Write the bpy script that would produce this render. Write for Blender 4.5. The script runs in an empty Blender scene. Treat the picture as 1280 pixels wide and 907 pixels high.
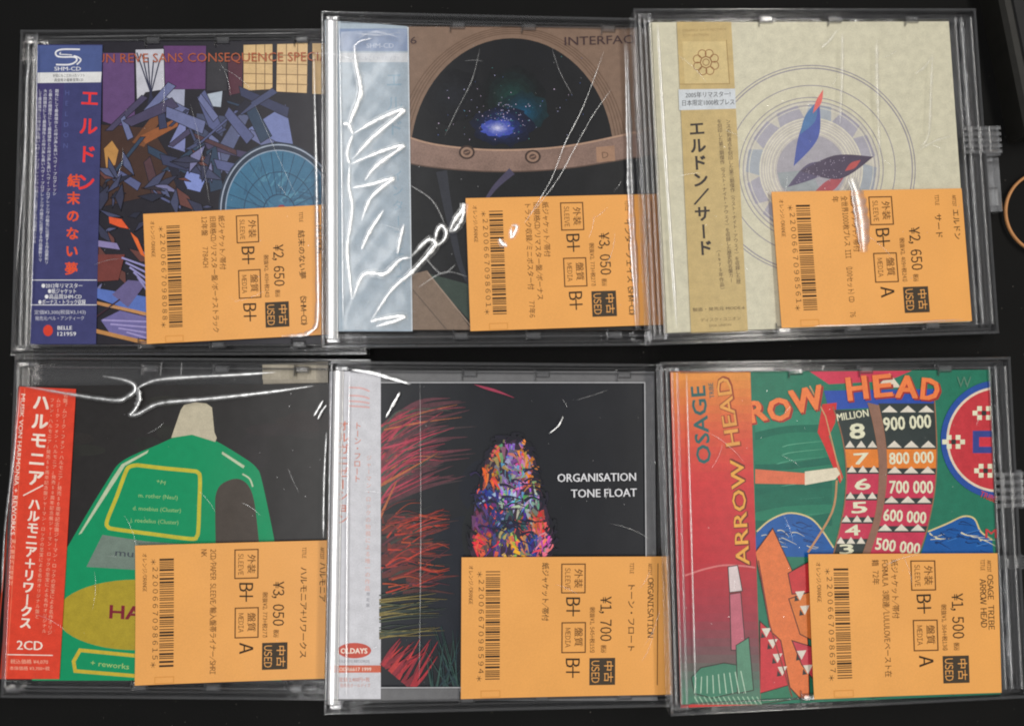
import bpy, math, random
from mathutils import Matrix, Vector, Euler

S = bpy.context.scene
R_ = math.radians
# ------------------------------------------------------------------ camera
TILT, DIST = R_(2.886), 0.31778
F_PX, PW, PH = 924.0, 1280.0, 907.0
cam_d = bpy.data.cameras.new("camera"); cam = bpy.data.objects.new("camera", cam_d)
S.collection.objects.link(cam)
cam_d.sensor_width = 36.0; cam_d.lens = F_PX / PW * 36.0
cam_d.clip_start = 0.005; cam_d.clip_end = 50
cam.location = (0, -DIST * math.sin(TILT), DIST * math.cos(TILT))
cam.rotation_euler = (TILT, 0, 0)
S.camera = cam
CAM_M = Matrix.Translation(cam.location) @ Euler((TILT, 0, 0)).to_matrix().to_4x4()
# ------------------------------------------------------------------ world, lamps, exposure
W = bpy.data.worlds.new("World"); S.world = W; W.use_nodes = True
W.node_tree.nodes["Background"].inputs[0].default_value = (0.95, 0.97, 1.0, 1)
W.node_tree.nodes["Background"].inputs[1].default_value = 0.20
def tube(name, x, y, z, wx, ly, power, col):
    d = bpy.data.lights.new(name, 'AREA'); d.shape = 'RECTANGLE'; d.size = wx; d.size_y = ly
    d.energy = power; d.color = col
    o = bpy.data.objects.new(name, d); S.collection.objects.link(o)
    o.location = (x, y, z)
    return o
tube("ceiling_tube_lamp", -0.33, 0.25, 1.55, 0.16, 2.4, 16.5, (1.0, 0.985, 0.96))
tube("ceiling_tube_lamp", 0.86, 0.25, 1.55, 0.16, 2.4, 14.5, (1.0, 0.95, 0.87))
S.view_settings.view_transform = 'Standard'; S.view_settings.look = 'None'
S.view_settings.exposure = 0.0; S.view_settings.gamma = 1.0
S.render.engine = 'CYCLES'
S.cycles.transparent_max_bounces = 32
S.cycles.max_bounces = 8
S.cycles.use_denoising = True
S.cycles.filter_width = 2.0

# ------------------------------------------------------------------ materials
def lin(c):
    c = c / 255.0
    return c / 12.92 if c <= 0.04045 else ((c + 0.055) / 1.055) ** 2.4
def new_mat(name):
    m = bpy.data.materials.new(name); m.use_nodes = True
    nt = m.node_tree; nt.nodes.clear()
    out = nt.nodes.new("ShaderNodeOutputMaterial")
    return m, nt, out
_mats = {}
def ink(rgb, rough=0.33, vary=0.17, scale=260.0, spec=0.28, gain=1.0):
    """printed paper: the ink's colour with a little uneven print and grain"""
    key = (tuple(rgb), rough, vary, scale, spec, gain)
    if key in _mats: return _mats[key]
    m, nt, out = new_mat("printed_paper_%d_%d_%d" % tuple(int(v) for v in rgb))
    b = nt.nodes.new("ShaderNodeBsdfPrincipled")
    col = [lin(v) * gain for v in rgb]; lum = .3 * col[0] + .55 * col[1] + .15 * col[2]
    col = [min(0.9, max(0.002, lum + (v - lum) * 1.03)) for v in col]
    tc = nt.nodes.new("ShaderNodeTexCoord")
    n1 = nt.nodes.new("ShaderNodeTexNoise"); n1.inputs["Scale"].default_value = scale; n1.inputs["Detail"].default_value = 5
    n2 = nt.nodes.new("ShaderNodeTexNoise"); n2.inputs["Scale"].default_value = 1900; n2.inputs["Detail"].default_value = 2
    nt.links.new(tc.outputs["Object"], n1.inputs["Vector"]); nt.links.new(tc.outputs["Object"], n2.inputs["Vector"])
    ad = nt.nodes.new("ShaderNodeMath"); ad.operation = 'ADD'
    nt.links.new(n1.outputs["Fac"], ad.inputs[0]); nt.links.new(n2.outputs["Fac"], ad.inputs[1])
    mr = nt.nodes.new("ShaderNodeMapRange")
    mr.inputs["From Min"].default_value = 0.6; mr.inputs["From Max"].default_value = 1.4
    mr.inputs["To Min"].default_value = 1 - vary; mr.inputs["To Max"].default_value = 1 + vary
    nt.links.new(ad.outputs[0], mr.inputs["Value"])
    mx = nt.nodes.new("ShaderNodeVectorMath"); mx.operation = 'SCALE'
    mx.inputs[0].default_value = col
    nt.links.new(mr.outputs["Result"], mx.inputs["Scale"])
    nt.links.new(mx.outputs[0], b.inputs["Base Color"])
    b.inputs["Roughness"].default_value = rough
    n3 = nt.nodes.new("ShaderNodeTexNoise"); n3.inputs["Scale"].default_value = 45; n3.inputs["Detail"].default_value = 2
    nt.links.new(tc.outputs["Object"], n3.inputs["Vector"])
    bp = nt.nodes.new("ShaderNodeBump"); bp.inputs["Strength"].default_value = 0.25; bp.inputs["Distance"].default_value = 0.0008
    nt.links.new(n3.outputs["Fac"], bp.inputs["Height"]); nt.links.new(bp.outputs[0], b.inputs["Normal"])
    b.inputs["Specular IOR Level"].default_value = spec
    nt.links.new(b.outputs[0], out.inputs[0])
    _mats[key] = m
    return m

def clear(name, tint=(0.9, 0.9, 0.9), haze=0.07, rough=0.07, gloss=1.0, bump=0.0, bscale=300.0, hazecol=(0.8, 0.8, 0.82), stretch=None, fold=0.0):
    """clear plastic: lets what is behind show, a thin milky haze, Fresnel gloss"""
    m, nt, out = new_mat(name)
    N = nt.nodes.new; L = nt.links.new
    tr = N("ShaderNodeBsdfTransparent"); tr.inputs[0].default_value = (*tint, 1)
    df = N("ShaderNodeBsdfDiffuse"); df.inputs[0].default_value = (*hazecol, 1)
    gl = N("ShaderNodeBsdfGlossy"); gl.inputs[0].default_value = (1, 1, 1, 1); gl.inputs["Roughness"].default_value = rough
    fr = N("ShaderNodeFresnel"); fr.inputs[0].default_value = 1.55
    sc = N("ShaderNodeMath"); sc.operation = 'MULTIPLY'; sc.use_clamp = True; sc.inputs[1].default_value = gloss
    L(fr.outputs[0], sc.inputs[0])
    m1 = N("ShaderNodeMixShader"); m1.inputs[0].default_value = haze
    L(tr.outputs[0], m1.inputs[1]); L(df.outputs[0], m1.inputs[2])
    m2 = N("ShaderNodeMixShader"); L(sc.outputs[0], m2.inputs[0]); L(m1.outputs[0], m2.inputs[1]); L(gl.outputs[0], m2.inputs[2])
    if bump:
        tc = N("ShaderNodeTexCoord"); mp = N("ShaderNodeMapping"); nz = N("ShaderNodeTexNoise")
        if stretch: mp.inputs["Scale"].default_value = stretch
        nz.inputs["Scale"].default_value = bscale; nz.inputs["Detail"].default_value = 3
        L(tc.outputs["Object"], mp.inputs[0]); L(mp.outputs[0], nz.inputs["Vector"])
        bp = N("ShaderNodeBump"); bp.inputs["Strength"].default_value = bump; bp.inputs["Distance"].default_value = 0.001
        L(nz.outputs["Fac"], bp.inputs["Height"]); L(bp.outputs[0], gl.inputs["Normal"])
    if fold:  # opacity mask: softens and breaks up the highlights put on the folds
        at = N("ShaderNodeAttribute"); at.attribute_name = "fold"
        tc2 = N("ShaderNodeTexCoord"); nb = N("ShaderNodeTexNoise"); nb.inputs["Scale"].default_value = 420; nb.inputs["Detail"].default_value = 3
        L(tc2.outputs["Object"], nb.inputs["Vector"])
        mr = N("ShaderNodeMapRange"); mr.inputs["From Min"].default_value = .32; mr.inputs["From Max"].default_value = .62; mr.inputs["To Min"].default_value = .45
        L(nb.outputs["Fac"], mr.inputs["Value"])
        ml = N("ShaderNodeMath"); ml.operation = 'MULTIPLY'; L(at.outputs["Fac"], ml.inputs[0]); L(mr.outputs[0], ml.inputs[1])
        mk = N("ShaderNodeMath"); mk.operation = 'MULTIPLY'; mk.use_clamp = True; mk.inputs[1].default_value = fold; L(ml.outputs[0], mk.inputs[0])
        t2 = N("ShaderNodeBsdfTransparent"); m3 = N("ShaderNodeMixShader")
        L(mk.outputs[0], m3.inputs[0]); L(t2.outputs[0], m3.inputs[1]); L(m2.outputs[0], m3.inputs[2]); L(m3.outputs[0], out.inputs[0])
        return m
    L(m2.outputs[0], out.inputs[0])
    return m

GLARE_RIB = clear("clear_rib_painted_glare", (0.97, 0.97, 0.97), 0.38, 0.22, 7.0, 0.15, 60, stretch=(1, .15, 1), hazecol=(.9, .88, .87))  # white haze and boosted gloss paint the tube's reflection onto the rib
CLEAR_RIM = clear("clear_polystyrene_rim", (0.87, 0.87, 0.88), 0.05, 0.16, 2.4, 0.2, 120)
CLEAR_BASE = clear("clear_polystyrene_base", (0.80, 0.80, 0.81), 0.05, 0.16, 1.2, 0.10, 90)
CLEAR_RIB = clear("clear_polystyrene_rib", (0.95, 0.95, 0.95), 0.07, 0.16, 2.2, 0.25, 60, stretch=(1, 0.15, 1))
FILM_EDGE = clear("clear_film_fold", (0.96, 0.96, 0.96), 0.14, 0.26, 7.0, fold=1.3)
GLARE_CREASE = clear("film_crease_glare", (0.98, 0.98, 0.98), 0.30, 0.34, 18.0, hazecol=(.9, .9, .9), fold=1.25)  # glare put into the crease itself: white haze, boosted gloss
FILM_FAINT = clear("faint_film_crease_and_halo", (0.99, 0.99, 0.99), 0.06, 0.3, 3.0, hazecol=(.9, .9, .9), fold=1.0)  # faint creases, and the painted halo beside bright ones
FILM_SHEET = clear("crinkled_clear_film", (0.97, 0.97, 0.97), 0.04, 0.26, 1.2, 0.4, 60)
pane_m, nt_, out_ = new_mat("clear_pane"); t_ = nt_.nodes.new("ShaderNodeBsdfTransparent"); nt_.links.new(t_.outputs[0], out_.inputs[0])
DARK_TRAY = ink((46, 46, 48), 0.35, 0.1)

def table_mat():
    m, nt, out = new_mat("black_laminate"); N = nt.nodes.new; L = nt.links.new
    b = N("ShaderNodeBsdfPrincipled"); tc = N("ShaderNodeTexCoord")
    n = N("ShaderNodeTexNoise"); n.inputs["Scale"].default_value = 14; n.inputs["Detail"].default_value = 6
    n2 = N("ShaderNodeTexNoise"); n2.inputs["Scale"].default_value = 900; n2.inputs["Detail"].default_value = 2
    L(tc.outputs["Object"], n.inputs["Vector"]); L(tc.outputs["Object"], n2.inputs["Vector"])
    cr = N("ShaderNodeValToRGB"); cr.color_ramp.elements[0].color = (0.0022, 0.0022, 0.0022, 1); cr.color_ramp.elements[1].color = (0.0055, 0.0053, 0.005, 1)
    cr.color_ramp.elements[0].position = 0.3; cr.color_ramp.elements[1].position = 0.72
    L(n.outputs["Fac"], cr.inputs[0]); L(cr.outputs[0], b.inputs["Base Color"])
    b.inputs["Roughness"].default_value = 0.62; b.inputs["Specular IOR Level"].default_value = 0.12
    bp = N("ShaderNodeBump"); bp.inputs["Strength"].default_value = 0.25; bp.inputs["Distance"].default_value = 0.0003
    L(n2.outputs["Fac"], bp.inputs["Height"]); L(bp.outputs[0], b.inputs["Normal"])
    L(b.outputs[0], out.inputs[0]); return m

# ------------------------------------------------------------------ mesh builder
def unproject(px, py, M, z):
    """photo pixel -> local point on the plane z of the frame M"""
    inv = M.inverted()
    o = inv @ CAM_M.translation
    d = inv.to_3x3() @ (CAM_M.to_3x3() @ Vector(((px - PW / 2) / F_PX, -(py - PH / 2) / F_PX, -1)))
    t = (z - o.z) / d.z
    return o + d * t

_txt = {}
_tc = bpy.data.curves.new("lettering", 'FONT'); _to = bpy.data.objects.new("lettering", _tc)
S.collection.objects.link(_to)
def glyphs(body, bold):
    k = (body, bold)
    if k not in _txt:
        _tc.body = body; _tc.offset = bold; _tc.resolution_u = 2
        dg = bpy.context.evaluated_depsgraph_get(); dg.update()
        me = bpy.data.meshes.new_from_object(_to.evaluated_get(dg))
        vs = [(v.co.x, v.co.y) for v in me.vertices]; fs = [tuple(p.vertices) for p in me.polygons]
        bpy.data.meshes.remove(me)
        _txt[k] = (vs, fs)
    return _txt[k]

def clip_poly(pts, q):
    """keep the part of a pixel polygon that lies inside the convex quad q"""
    cx = sum(p[0] for p in q) / len(q); cy = sum(p[1] for p in q) / len(q)
    for i in range(len(q)):
        a, b = q[i], q[(i + 1) % len(q)]
        f = lambda p: (b[0] - a[0]) * (p[1] - a[1]) - (b[1] - a[1]) * (p[0] - a[0])
        s = 1 if f((cx, cy)) > 0 else -1
        out = []
        for j in range(len(pts)):
            p, r = pts[j], pts[(j + 1) % len(pts)]
            fp, fr = s * f(p), s * f(r)
            if fp >= 0: out.append(p)
            if (fp > 0 > fr) or (fp < 0 < fr):
                t = fp / (fp - fr); out.append((p[0] + (r[0] - p[0]) * t, p[1] + (r[1] - p[1]) * t))
        pts = out
        if len(pts) < 3: return []
    return pts

class Print:
    """one mesh: solid pieces plus flat printing laid on it, in the frame M"""
    def __init__(s, M, z=0.0, clip=None):
        s.M = M; s.z = z; s.v = []; s.f = []; s.mi = []; s.mats = []; s.clip = clip; s.smooth = set(); s.fold = {}
    def m(s, mat):
        if isinstance(mat, tuple): mat = ink(mat)
        if mat not in s.mats: s.mats.append(mat)
        return s.mats.index(mat)
    def up(s, n=1): s.z += 1.5e-6 * n
    def L(s, p): return unproject(p[0], p[1], s.M, s.z)
    def face(s, pts, mi, flip_up=False):
        if flip_up:
            a = sum(pts[i].x * pts[(i + 1) % len(pts)].y - pts[(i + 1) % len(pts)].x * pts[i].y for i in range(len(pts)))
            if a < 0: pts = pts[::-1]
        b = len(s.v); s.v += [tuple(p) for p in pts]; s.f.append(tuple(range(b, b + len(pts)))); s.mi.append(mi)
    outline = None; bend = None
    def poly(s, pts, mat, noclip=False, step=True):
        if s.outline and isinstance(mat, tuple):
            o, s.outline = s.outline, None;
            s.poly(pts, mat); s.stroke(list(pts), o[0], o[1], closed=True); s.outline = o; return
        if s.clip and not noclip: pts = clip_poly(list(pts), s.clip)
        if len(pts) < 3: return
        s.face([s.L(p) for p in pts], s.m(mat), True)
        if step: s.z += 6e-7
    def stroke(s, pts, w, mat, closed=False, w1=None):
        n = len(pts); nr = []
        for i in range(n):
            a = pts[i - 1] if (closed or i > 0) else pts[i]; b = pts[(i + 1) % n] if (closed or i < n - 1) else pts[i]; c = pts[i]
            d0 = (c[0] - a[0], c[1] - a[1]); d1 = (b[0] - c[0], b[1] - c[1])
            l0 = math.hypot(*d0); l1 = math.hypot(*d1)
            if l0 < 1e-9: d0, l0 = d1, l1
            if l1 < 1e-9: d1, l1 = d0, l0
            l0 = l0 or 1; l1 = l1 or 1
            n0 = (-d0[1] / l0, d0[0] / l0); n1 = (-d1[1] / l1, d1[0] / l1)
            m_ = (n0[0] + n1[0], n0[1] + n1[1]); q = m_[0] ** 2 + m_[1] ** 2
            if q < .3: nr.append(n1)
            else: nr.append((2 * m_[0] / q, 2 * m_[1] / q))
        W_ = lambda i: (w if w1 is None else w + (w1 - w) * i / (n - 1)) / 2
        o, s.outline = s.outline, None
        for i in range(n if closed else n - 1):
            j = (i + 1) % n; a, b = pts[i], pts[j]; wa, wb = W_(i), W_(j)
            s.poly([(a[0] + nr[i][0] * wa, a[1] + nr[i][1] * wa), (b[0] + nr[j][0] * wb, b[1] + nr[j][1] * wb), (b[0] - nr[j][0] * wb, b[1] - nr[j][1] * wb), (a[0] - nr[i][0] * wa, a[1] - nr[i][1] * wa)], mat, step=False)
        s.outline = o; s.z += 6e-7
    def ring(s, c, rx, ry, w, mat, n=64, a0=0, a1=360):
        for i in range(n):
            t0 = R_(a0 + (a1 - a0) * i / n); t1 = R_(a0 + (a1 - a0) * (i + 1) / n)
            P = lambda t, k: (c[0] + (rx + k) * math.cos(t), c[1] + (ry + k) * math.sin(t))
            s.poly([P(t0, w / 2), P(t1, w / 2), P(t1, -w / 2), P(t0, -w / 2)], mat, step=False)
        s.z += 6e-7
    def disc(s, c, rx, ry, mat, n=40): s.poly(ell(c, rx, ry, n), mat)
    def text(s, body, p0, p1, h, mat, bold=0.0, em=0.72):
        """baseline from pixel p0 to p1, capitals h pixels tall"""
        vs, fs = glyphs(body, 0.0)
        if not vs: return
        if bold > .006:
            dx, dy = p1[0] - p0[0], p1[1] - p0[1]; l = math.hypot(dx, dy); o = bold * h * .75 / l
            for sg, sv in (((-1, 0), (1, 0)) if bold < .034 else ((-1, -1), (1, -1), (1, 1), (-1, 1), (0, 0))):
                sh = (dx * o * sg + dy * o * sv * .7, dy * o * sg - dx * o * sv * .7); s.text(body, (p0[0] + sh[0], p0[1] + sh[1]), (p1[0] + sh[0], p1[1] + sh[1]), h, mat, 0.0, em); s.up()
            return
        x0 = min(v[0] for v in vs); x1 = max(v[0] for v in vs)
        dx, dy = p1[0] - p0[0], p1[1] - p0[1]; l = math.hypot(dx, dy)
        ux, uy = dy / l, -dx / l
        k = 1.0 / (x1 - x0); g = h / em
        mi = s.m(mat)
        O = s.L(p0); X = s.L(p1) - O; Y = s.L((p0[0] + ux * g, p0[1] + uy * g)) - O
        b = len(s.v)
        s.v += [tuple(O + X * ((x - x0) * k) + Y * y) for x, y in vs]
        for f in fs:
            s.f.append(tuple(b + i for i in f)); s.mi.append(mi)
    def mono(s, body, p0, p1, h, mat, bold=0.0):
        """printer lettering: every character in its own cell, Latin ones half as wide"""
        wt = [1.0 if ord(c) > 255 else .55 for c in body]; tot = sum(wt); a = 0.0
        dx, dy = p1[0] - p0[0], p1[1] - p0[1]; l = math.hypot(dx, dy); ux, uy = dy / l, -dx / l
        mi = s.m(mat)
        for ch, w in zip(body, wt):
            if ch != ' ':
                c2 = chr(ord(ch) + 0xFEE0) if 33 <= ord(ch) <= 126 else '￥' if ch == '¥' else ch
                vs, fs = glyphs(c2, 0.0); t0 = a / tot; t1 = (a + w) / tot
                for sg in ((0,) if bold <= .006 else (-1, 1)):
                    q0 = (p0[0] + dx * t0, p0[1] + dy * t0); q1 = (p0[0] + dx * t1, p0[1] + dy * t1); g = h / .80
                    o_ = sg * bold * h * .6 / l; q0 = (q0[0] + dx * o_, q0[1] + dy * o_); q1 = (q1[0] + dx * o_, q1[1] + dy * o_)
                    O = s.L(q0); X = s.L(q1) - O; Y = s.L((q0[0] + ux * g, q0[1] + uy * g)) - O; b = len(s.v)
                    kx = 1.0 if ord(ch) > 255 and ch != '¥' else 1.55
                    s.v += [tuple(O + X * (.5 + (x - .5) * kx) + Y * (y + .03) + Vector((0, 0, 2e-6 * sg))) for x, y in vs]
                    for f in fs: s.f.append(tuple(b + k for k in f)); s.mi.append(mi)
            a += w
    def column(s, chars, p0, p1, size, mat, bold=0.0):
        """upright characters set one below the other from p0 to p1 (centres)"""
        n = len(chars); dx, dy = p1[0] - p0[0], p1[1] - p0[1]; l = math.hypot(dx, dy) or 1
        d = (dx / l, dy / l); r = (d[1], -d[0])
        for i, ch in enumerate(chars):
            if ch in ' 　': continue
            t = i / max(1, n - 1); c = (p0[0] + dx * t, p0[1] + dy * t)
            vs, fs = glyphs(ch, 0.0)
            if not vs: continue
            g = size / 0.93; rot = ch in 'ー-~（）()'
            ax, ay = 0.47, 0.36
            if ord(ch) < 256:
                ax = (min(v[0] for v in vs) + max(v[0] for v in vs)) / 2
            mi = s.m(mat)
            ks = [(0, 0)] if bold <= .006 else [(-.6, -.4), (.6, .4)] if bold < .034 else [(-.8, -.6), (.8, -.6), (-.8, .6), (.8, .6)]
            for q, (kx, ky) in enumerate(ks):
                b = len(s.v)
                for x, y in vs:
                    x, y = (x - ax + kx * bold * .8) * g, (y - ay + ky * bold * .8) * g
                    if rot: x, y = y, -x
                    s.v.append(tuple(s.L((c[0] + r[0] * x - d[0] * y, c[1] + r[1] * x - d[1] * y)) + Vector((0, 0, 2.5e-6 * q))))
                for f in fs: s.f.append(tuple(b + k for k in f)); s.mi.append(mi)
        s.up(3)
    def slab(s, quad, z0, z1, mat):
        """a sheet of real thickness under the pixel quad"""
        top = [unproject(p[0], p[1], s.M, z1) for p in quad]
        a = sum(top[i].x * top[(i + 1) % 4].y - top[(i + 1) % 4].x * top[i].y for i in range(4))
        if a < 0: top = top[::-1]
        bot = [Vector((p.x, p.y, z0)) for p in top]; mi = s.m(mat)
        s.face(top, mi); s.face(bot[::-1], mi)
        for i in range(4):
            j = (i + 1) % 4; s.face([bot[i], bot[j], top[j], top[i]], mi)
    def box(s, x0, x1, y0, y1, z0, z1, mat, bev=0.0005):
        mi = s.m(mat); b = min(bev, (x1 - x0) * .45, (y1 - y0) * .45, (z1 - z0) * .45)
        lo = [Vector((x, y, z0)) for x, y in ((x0, y0), (x1, y0), (x1, y1), (x0, y1))]
        mid = [Vector((v.x, v.y, z1 - b)) for v in lo]
        top = [Vector((x, y, z1)) for x, y in ((x0 + b, y0 + b), (x1 - b, y0 + b), (x1 - b, y1 - b), (x0 + b, y1 - b))]
        s.face(top, mi); s.face(lo[::-1], mi)
        for A, B in ((lo, mid), (mid, top)):
            for i in range(4):
                j = (i + 1) % 4; s.face([A[i], A[j], B[j], B[i]], mi)
    def rod(s, path, rads, mat, flat=1.0, n=8, half=True, caps=True):
        """a smooth ridge along a 3-D path"""
        mi = s.m(mat); rows = []
        for i, p in enumerate(path):
            a = path[max(0, i - 1)]; b = path[min(len(path) - 1, i + 1)]
            t = (b - a); t.z = 0; t.normalize(); sd = Vector((-t.y, t.x, 0)); r = rads[i] if hasattr(rads, '__len__') else rads
            row = []
            for k in range(n + 1):
                th = math.pi * k / n if half else 2 * math.pi * k / n
                tl = i / max(1, len(path) - 1); s.fold[len(s.v)] = math.sin(th) ** 1.3 * min(1.0, 6 * min(tl, 1 - tl) + .12) if half else 1.0
                row.append(len(s.v)); s.v.append(tuple(p + sd * (r * math.cos(th)) + Vector((0, 0, r * flat * math.sin(th)))))
            rows.append(row)
        for i in range(len(rows) - 1):
            for k in range(n):
                s.smooth.add(len(s.f)); s.f.append((rows[i][k], rows[i][k + 1], rows[i + 1][k + 1], rows[i + 1][k])); s.mi.append(mi)
    def build(s, name, parent=None, M=None, shift=None):
        me = bpy.data.meshes.new(name)
        if s.bend: s.v = [s.bend(*v) for v in s.v]
        vs = s.v if shift is None else [(a - shift[0], b - shift[1], c - shift[2]) for a, b, c in s.v]
        me.from_pydata(vs, [], s.f)
        for mt in s.mats: me.materials.append(mt)
        me.polygons.foreach_set("material_index", s.mi)
        if s.smooth:
            me.polygons.foreach_set("use_smooth", [i in s.smooth for i in range(len(s.f))])
        if s.fold:
            at = me.attributes.new('fold', 'FLOAT', 'POINT'); at.data.foreach_set('value', [s.fold.get(i, 1.0) for i in range(len(s.v))])
        me.update()
        o = bpy.data.objects.new(name, me); S.collection.objects.link(o)
        if parent is not None: o.parent = parent
        elif M is not None: o.matrix_world = M @ (Matrix.Translation(shift) if shift is not None else Matrix())
        return o

def ell(c, rx, ry, n=40, a0=0, a1=360):
    return [(c[0] + rx * math.cos(R_(a0 + (a1 - a0) * i / n)), c[1] + ry * math.sin(R_(a0 + (a1 - a0) * i / n))) for i in range(n)]
def smooth(pts, k=6):
    """Catmull-Rom through pixel points"""
    out = []; n = len(pts)
    for i in range(n - 1):
        p0, p1, p2, p3 = pts[max(0, i - 1)], pts[i], pts[i + 1], pts[min(n - 1, i + 2)]
        for j in range(k):
            t = j / k
            out.append(tuple(0.5 * (2 * p1[a] + (p2[a] - p0[a]) * t + (2 * p0[a] - 5 * p1[a] + 4 * p2[a] - p3[a]) * t * t + (3 * p1[a] - p0[a] - 3 * p2[a] + p3[a]) * t ** 3) for a in range(2)))
    out.append(tuple(pts[-1][:2])); return out
def tag(o, label, cat, group=None):
    o["label"] = label; o["category"] = cat
    if group: o["group"] = group
def empty(name, M):
    o = bpy.data.objects.new(name, None); o.empty_display_size = 0.01; S.collection.objects.link(o); o.matrix_world = M; return o

# ------------------------------------------------------------------ table
pr = Print(Matrix()); tm = table_mat()
pr.box(-0.9, 0.9, -0.7, 0.7, -0.03, 0.0, tm, 0.002)
tb = pr.build("table_surface"); tb["kind"] = "structure"; tb["label"] = "black matt table top under the rows of cases"; tb["category"] = "table"

dr = random.Random(8); pr = Print(Matrix()); DUST = ink((120, 116, 108), .8, .2)
for k in range(900):
    c = Vector((dr.uniform(-.26, .26), dr.uniform(-.18, .18), .00006)); r = dr.uniform(.00006, .0002); a0 = dr.uniform(0, 6); e = dr.uniform(.4, 1)
    pr.face([c + Vector((r * math.cos(a0 + a), r * e * math.sin(a0 + a), 0)) for a in (0, 1.2, 2.4, 3.6, 4.9)], pr.m(DUST))
du = pr.build("dust"); du["kind"] = "stuff"; du["label"] = "fine pale dust specks on the black table"; du["category"] = "dust"

# ------------------------------------------------------------------ clear cases
CW, CH, T = 0.14914, 0.13989, 0.009
FIT = [(-0.1357, 0.07267, 0.0090, 0.22, 0.0), (-0.00368, 0.07593, 0.0145, 0.79, 3.99), (0.12737, 0.079, 0.01421, 2.22, 4.02),
       (-0.1343, -0.06815, 0.0090, -0.46, 0.0), (0.00054, -0.07046, 0.01427, -0.33, 3.96), (0.13579, -0.0691, 0.01426, 1.09, 4.1)]
FR = []
for x, y, z, rz, ty in FIT:
    rot = Euler((0, R_(ty), R_(rz))).to_matrix().to_4x4()
    FR.append(Matrix.Translation((x, y, z + 0.00002)) @ rot @ Matrix.Translation((0, 0, -T)))
CASE_LABEL = ["flat clear plastic case around the purple and blue collage sleeve with navy band",
              "clear plastic case under crinkled glaring film, around the black sleeve with tan arch",
              "clear plastic case with hinge clip, around the cream sleeve with thin rings",
              "flat clear plastic case with creased film, around the black sleeve with green bottle",
              "clear plastic case around the black sleeve with white band and red streaks",
              "clear plastic case around the green sleeve with number columns and red band"]
Z_COVER = T - 0.0016
Z_OBI = T - 0.0011
Z_SLIP = T + 0.00012
Z_FILM = T + 0.0005
cases = []
def ridge(pr, pts, r0, r1=None, mat=None, flat=0.3, z=None, k=6, wob=0.0, seed=0):
    """a fold of film, or glare shaped as one, along pixel points; r in pixels at the ends / middle"""
    rnd = random.Random(seed)
    q = smooth(pts, k); n = len(q); zz = Z_FILM if z is None else z
    P = [unproject(a, b, pr.M, zz) for a, b in q]
    s = 0.000343
    rr = []
    for i in range(n):
        t = i / (n - 1)
        w = r0 if r1 is None else r1 + (r0 - r1) * math.sin(math.pi * t) ** 0.7
        rr.append(max(0.2, 1.5 * w * (1 + rnd.uniform(-wob, wob))) * s)
    pr.rod(P, rr, mat or GLARE_CREASE, flat)

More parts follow.
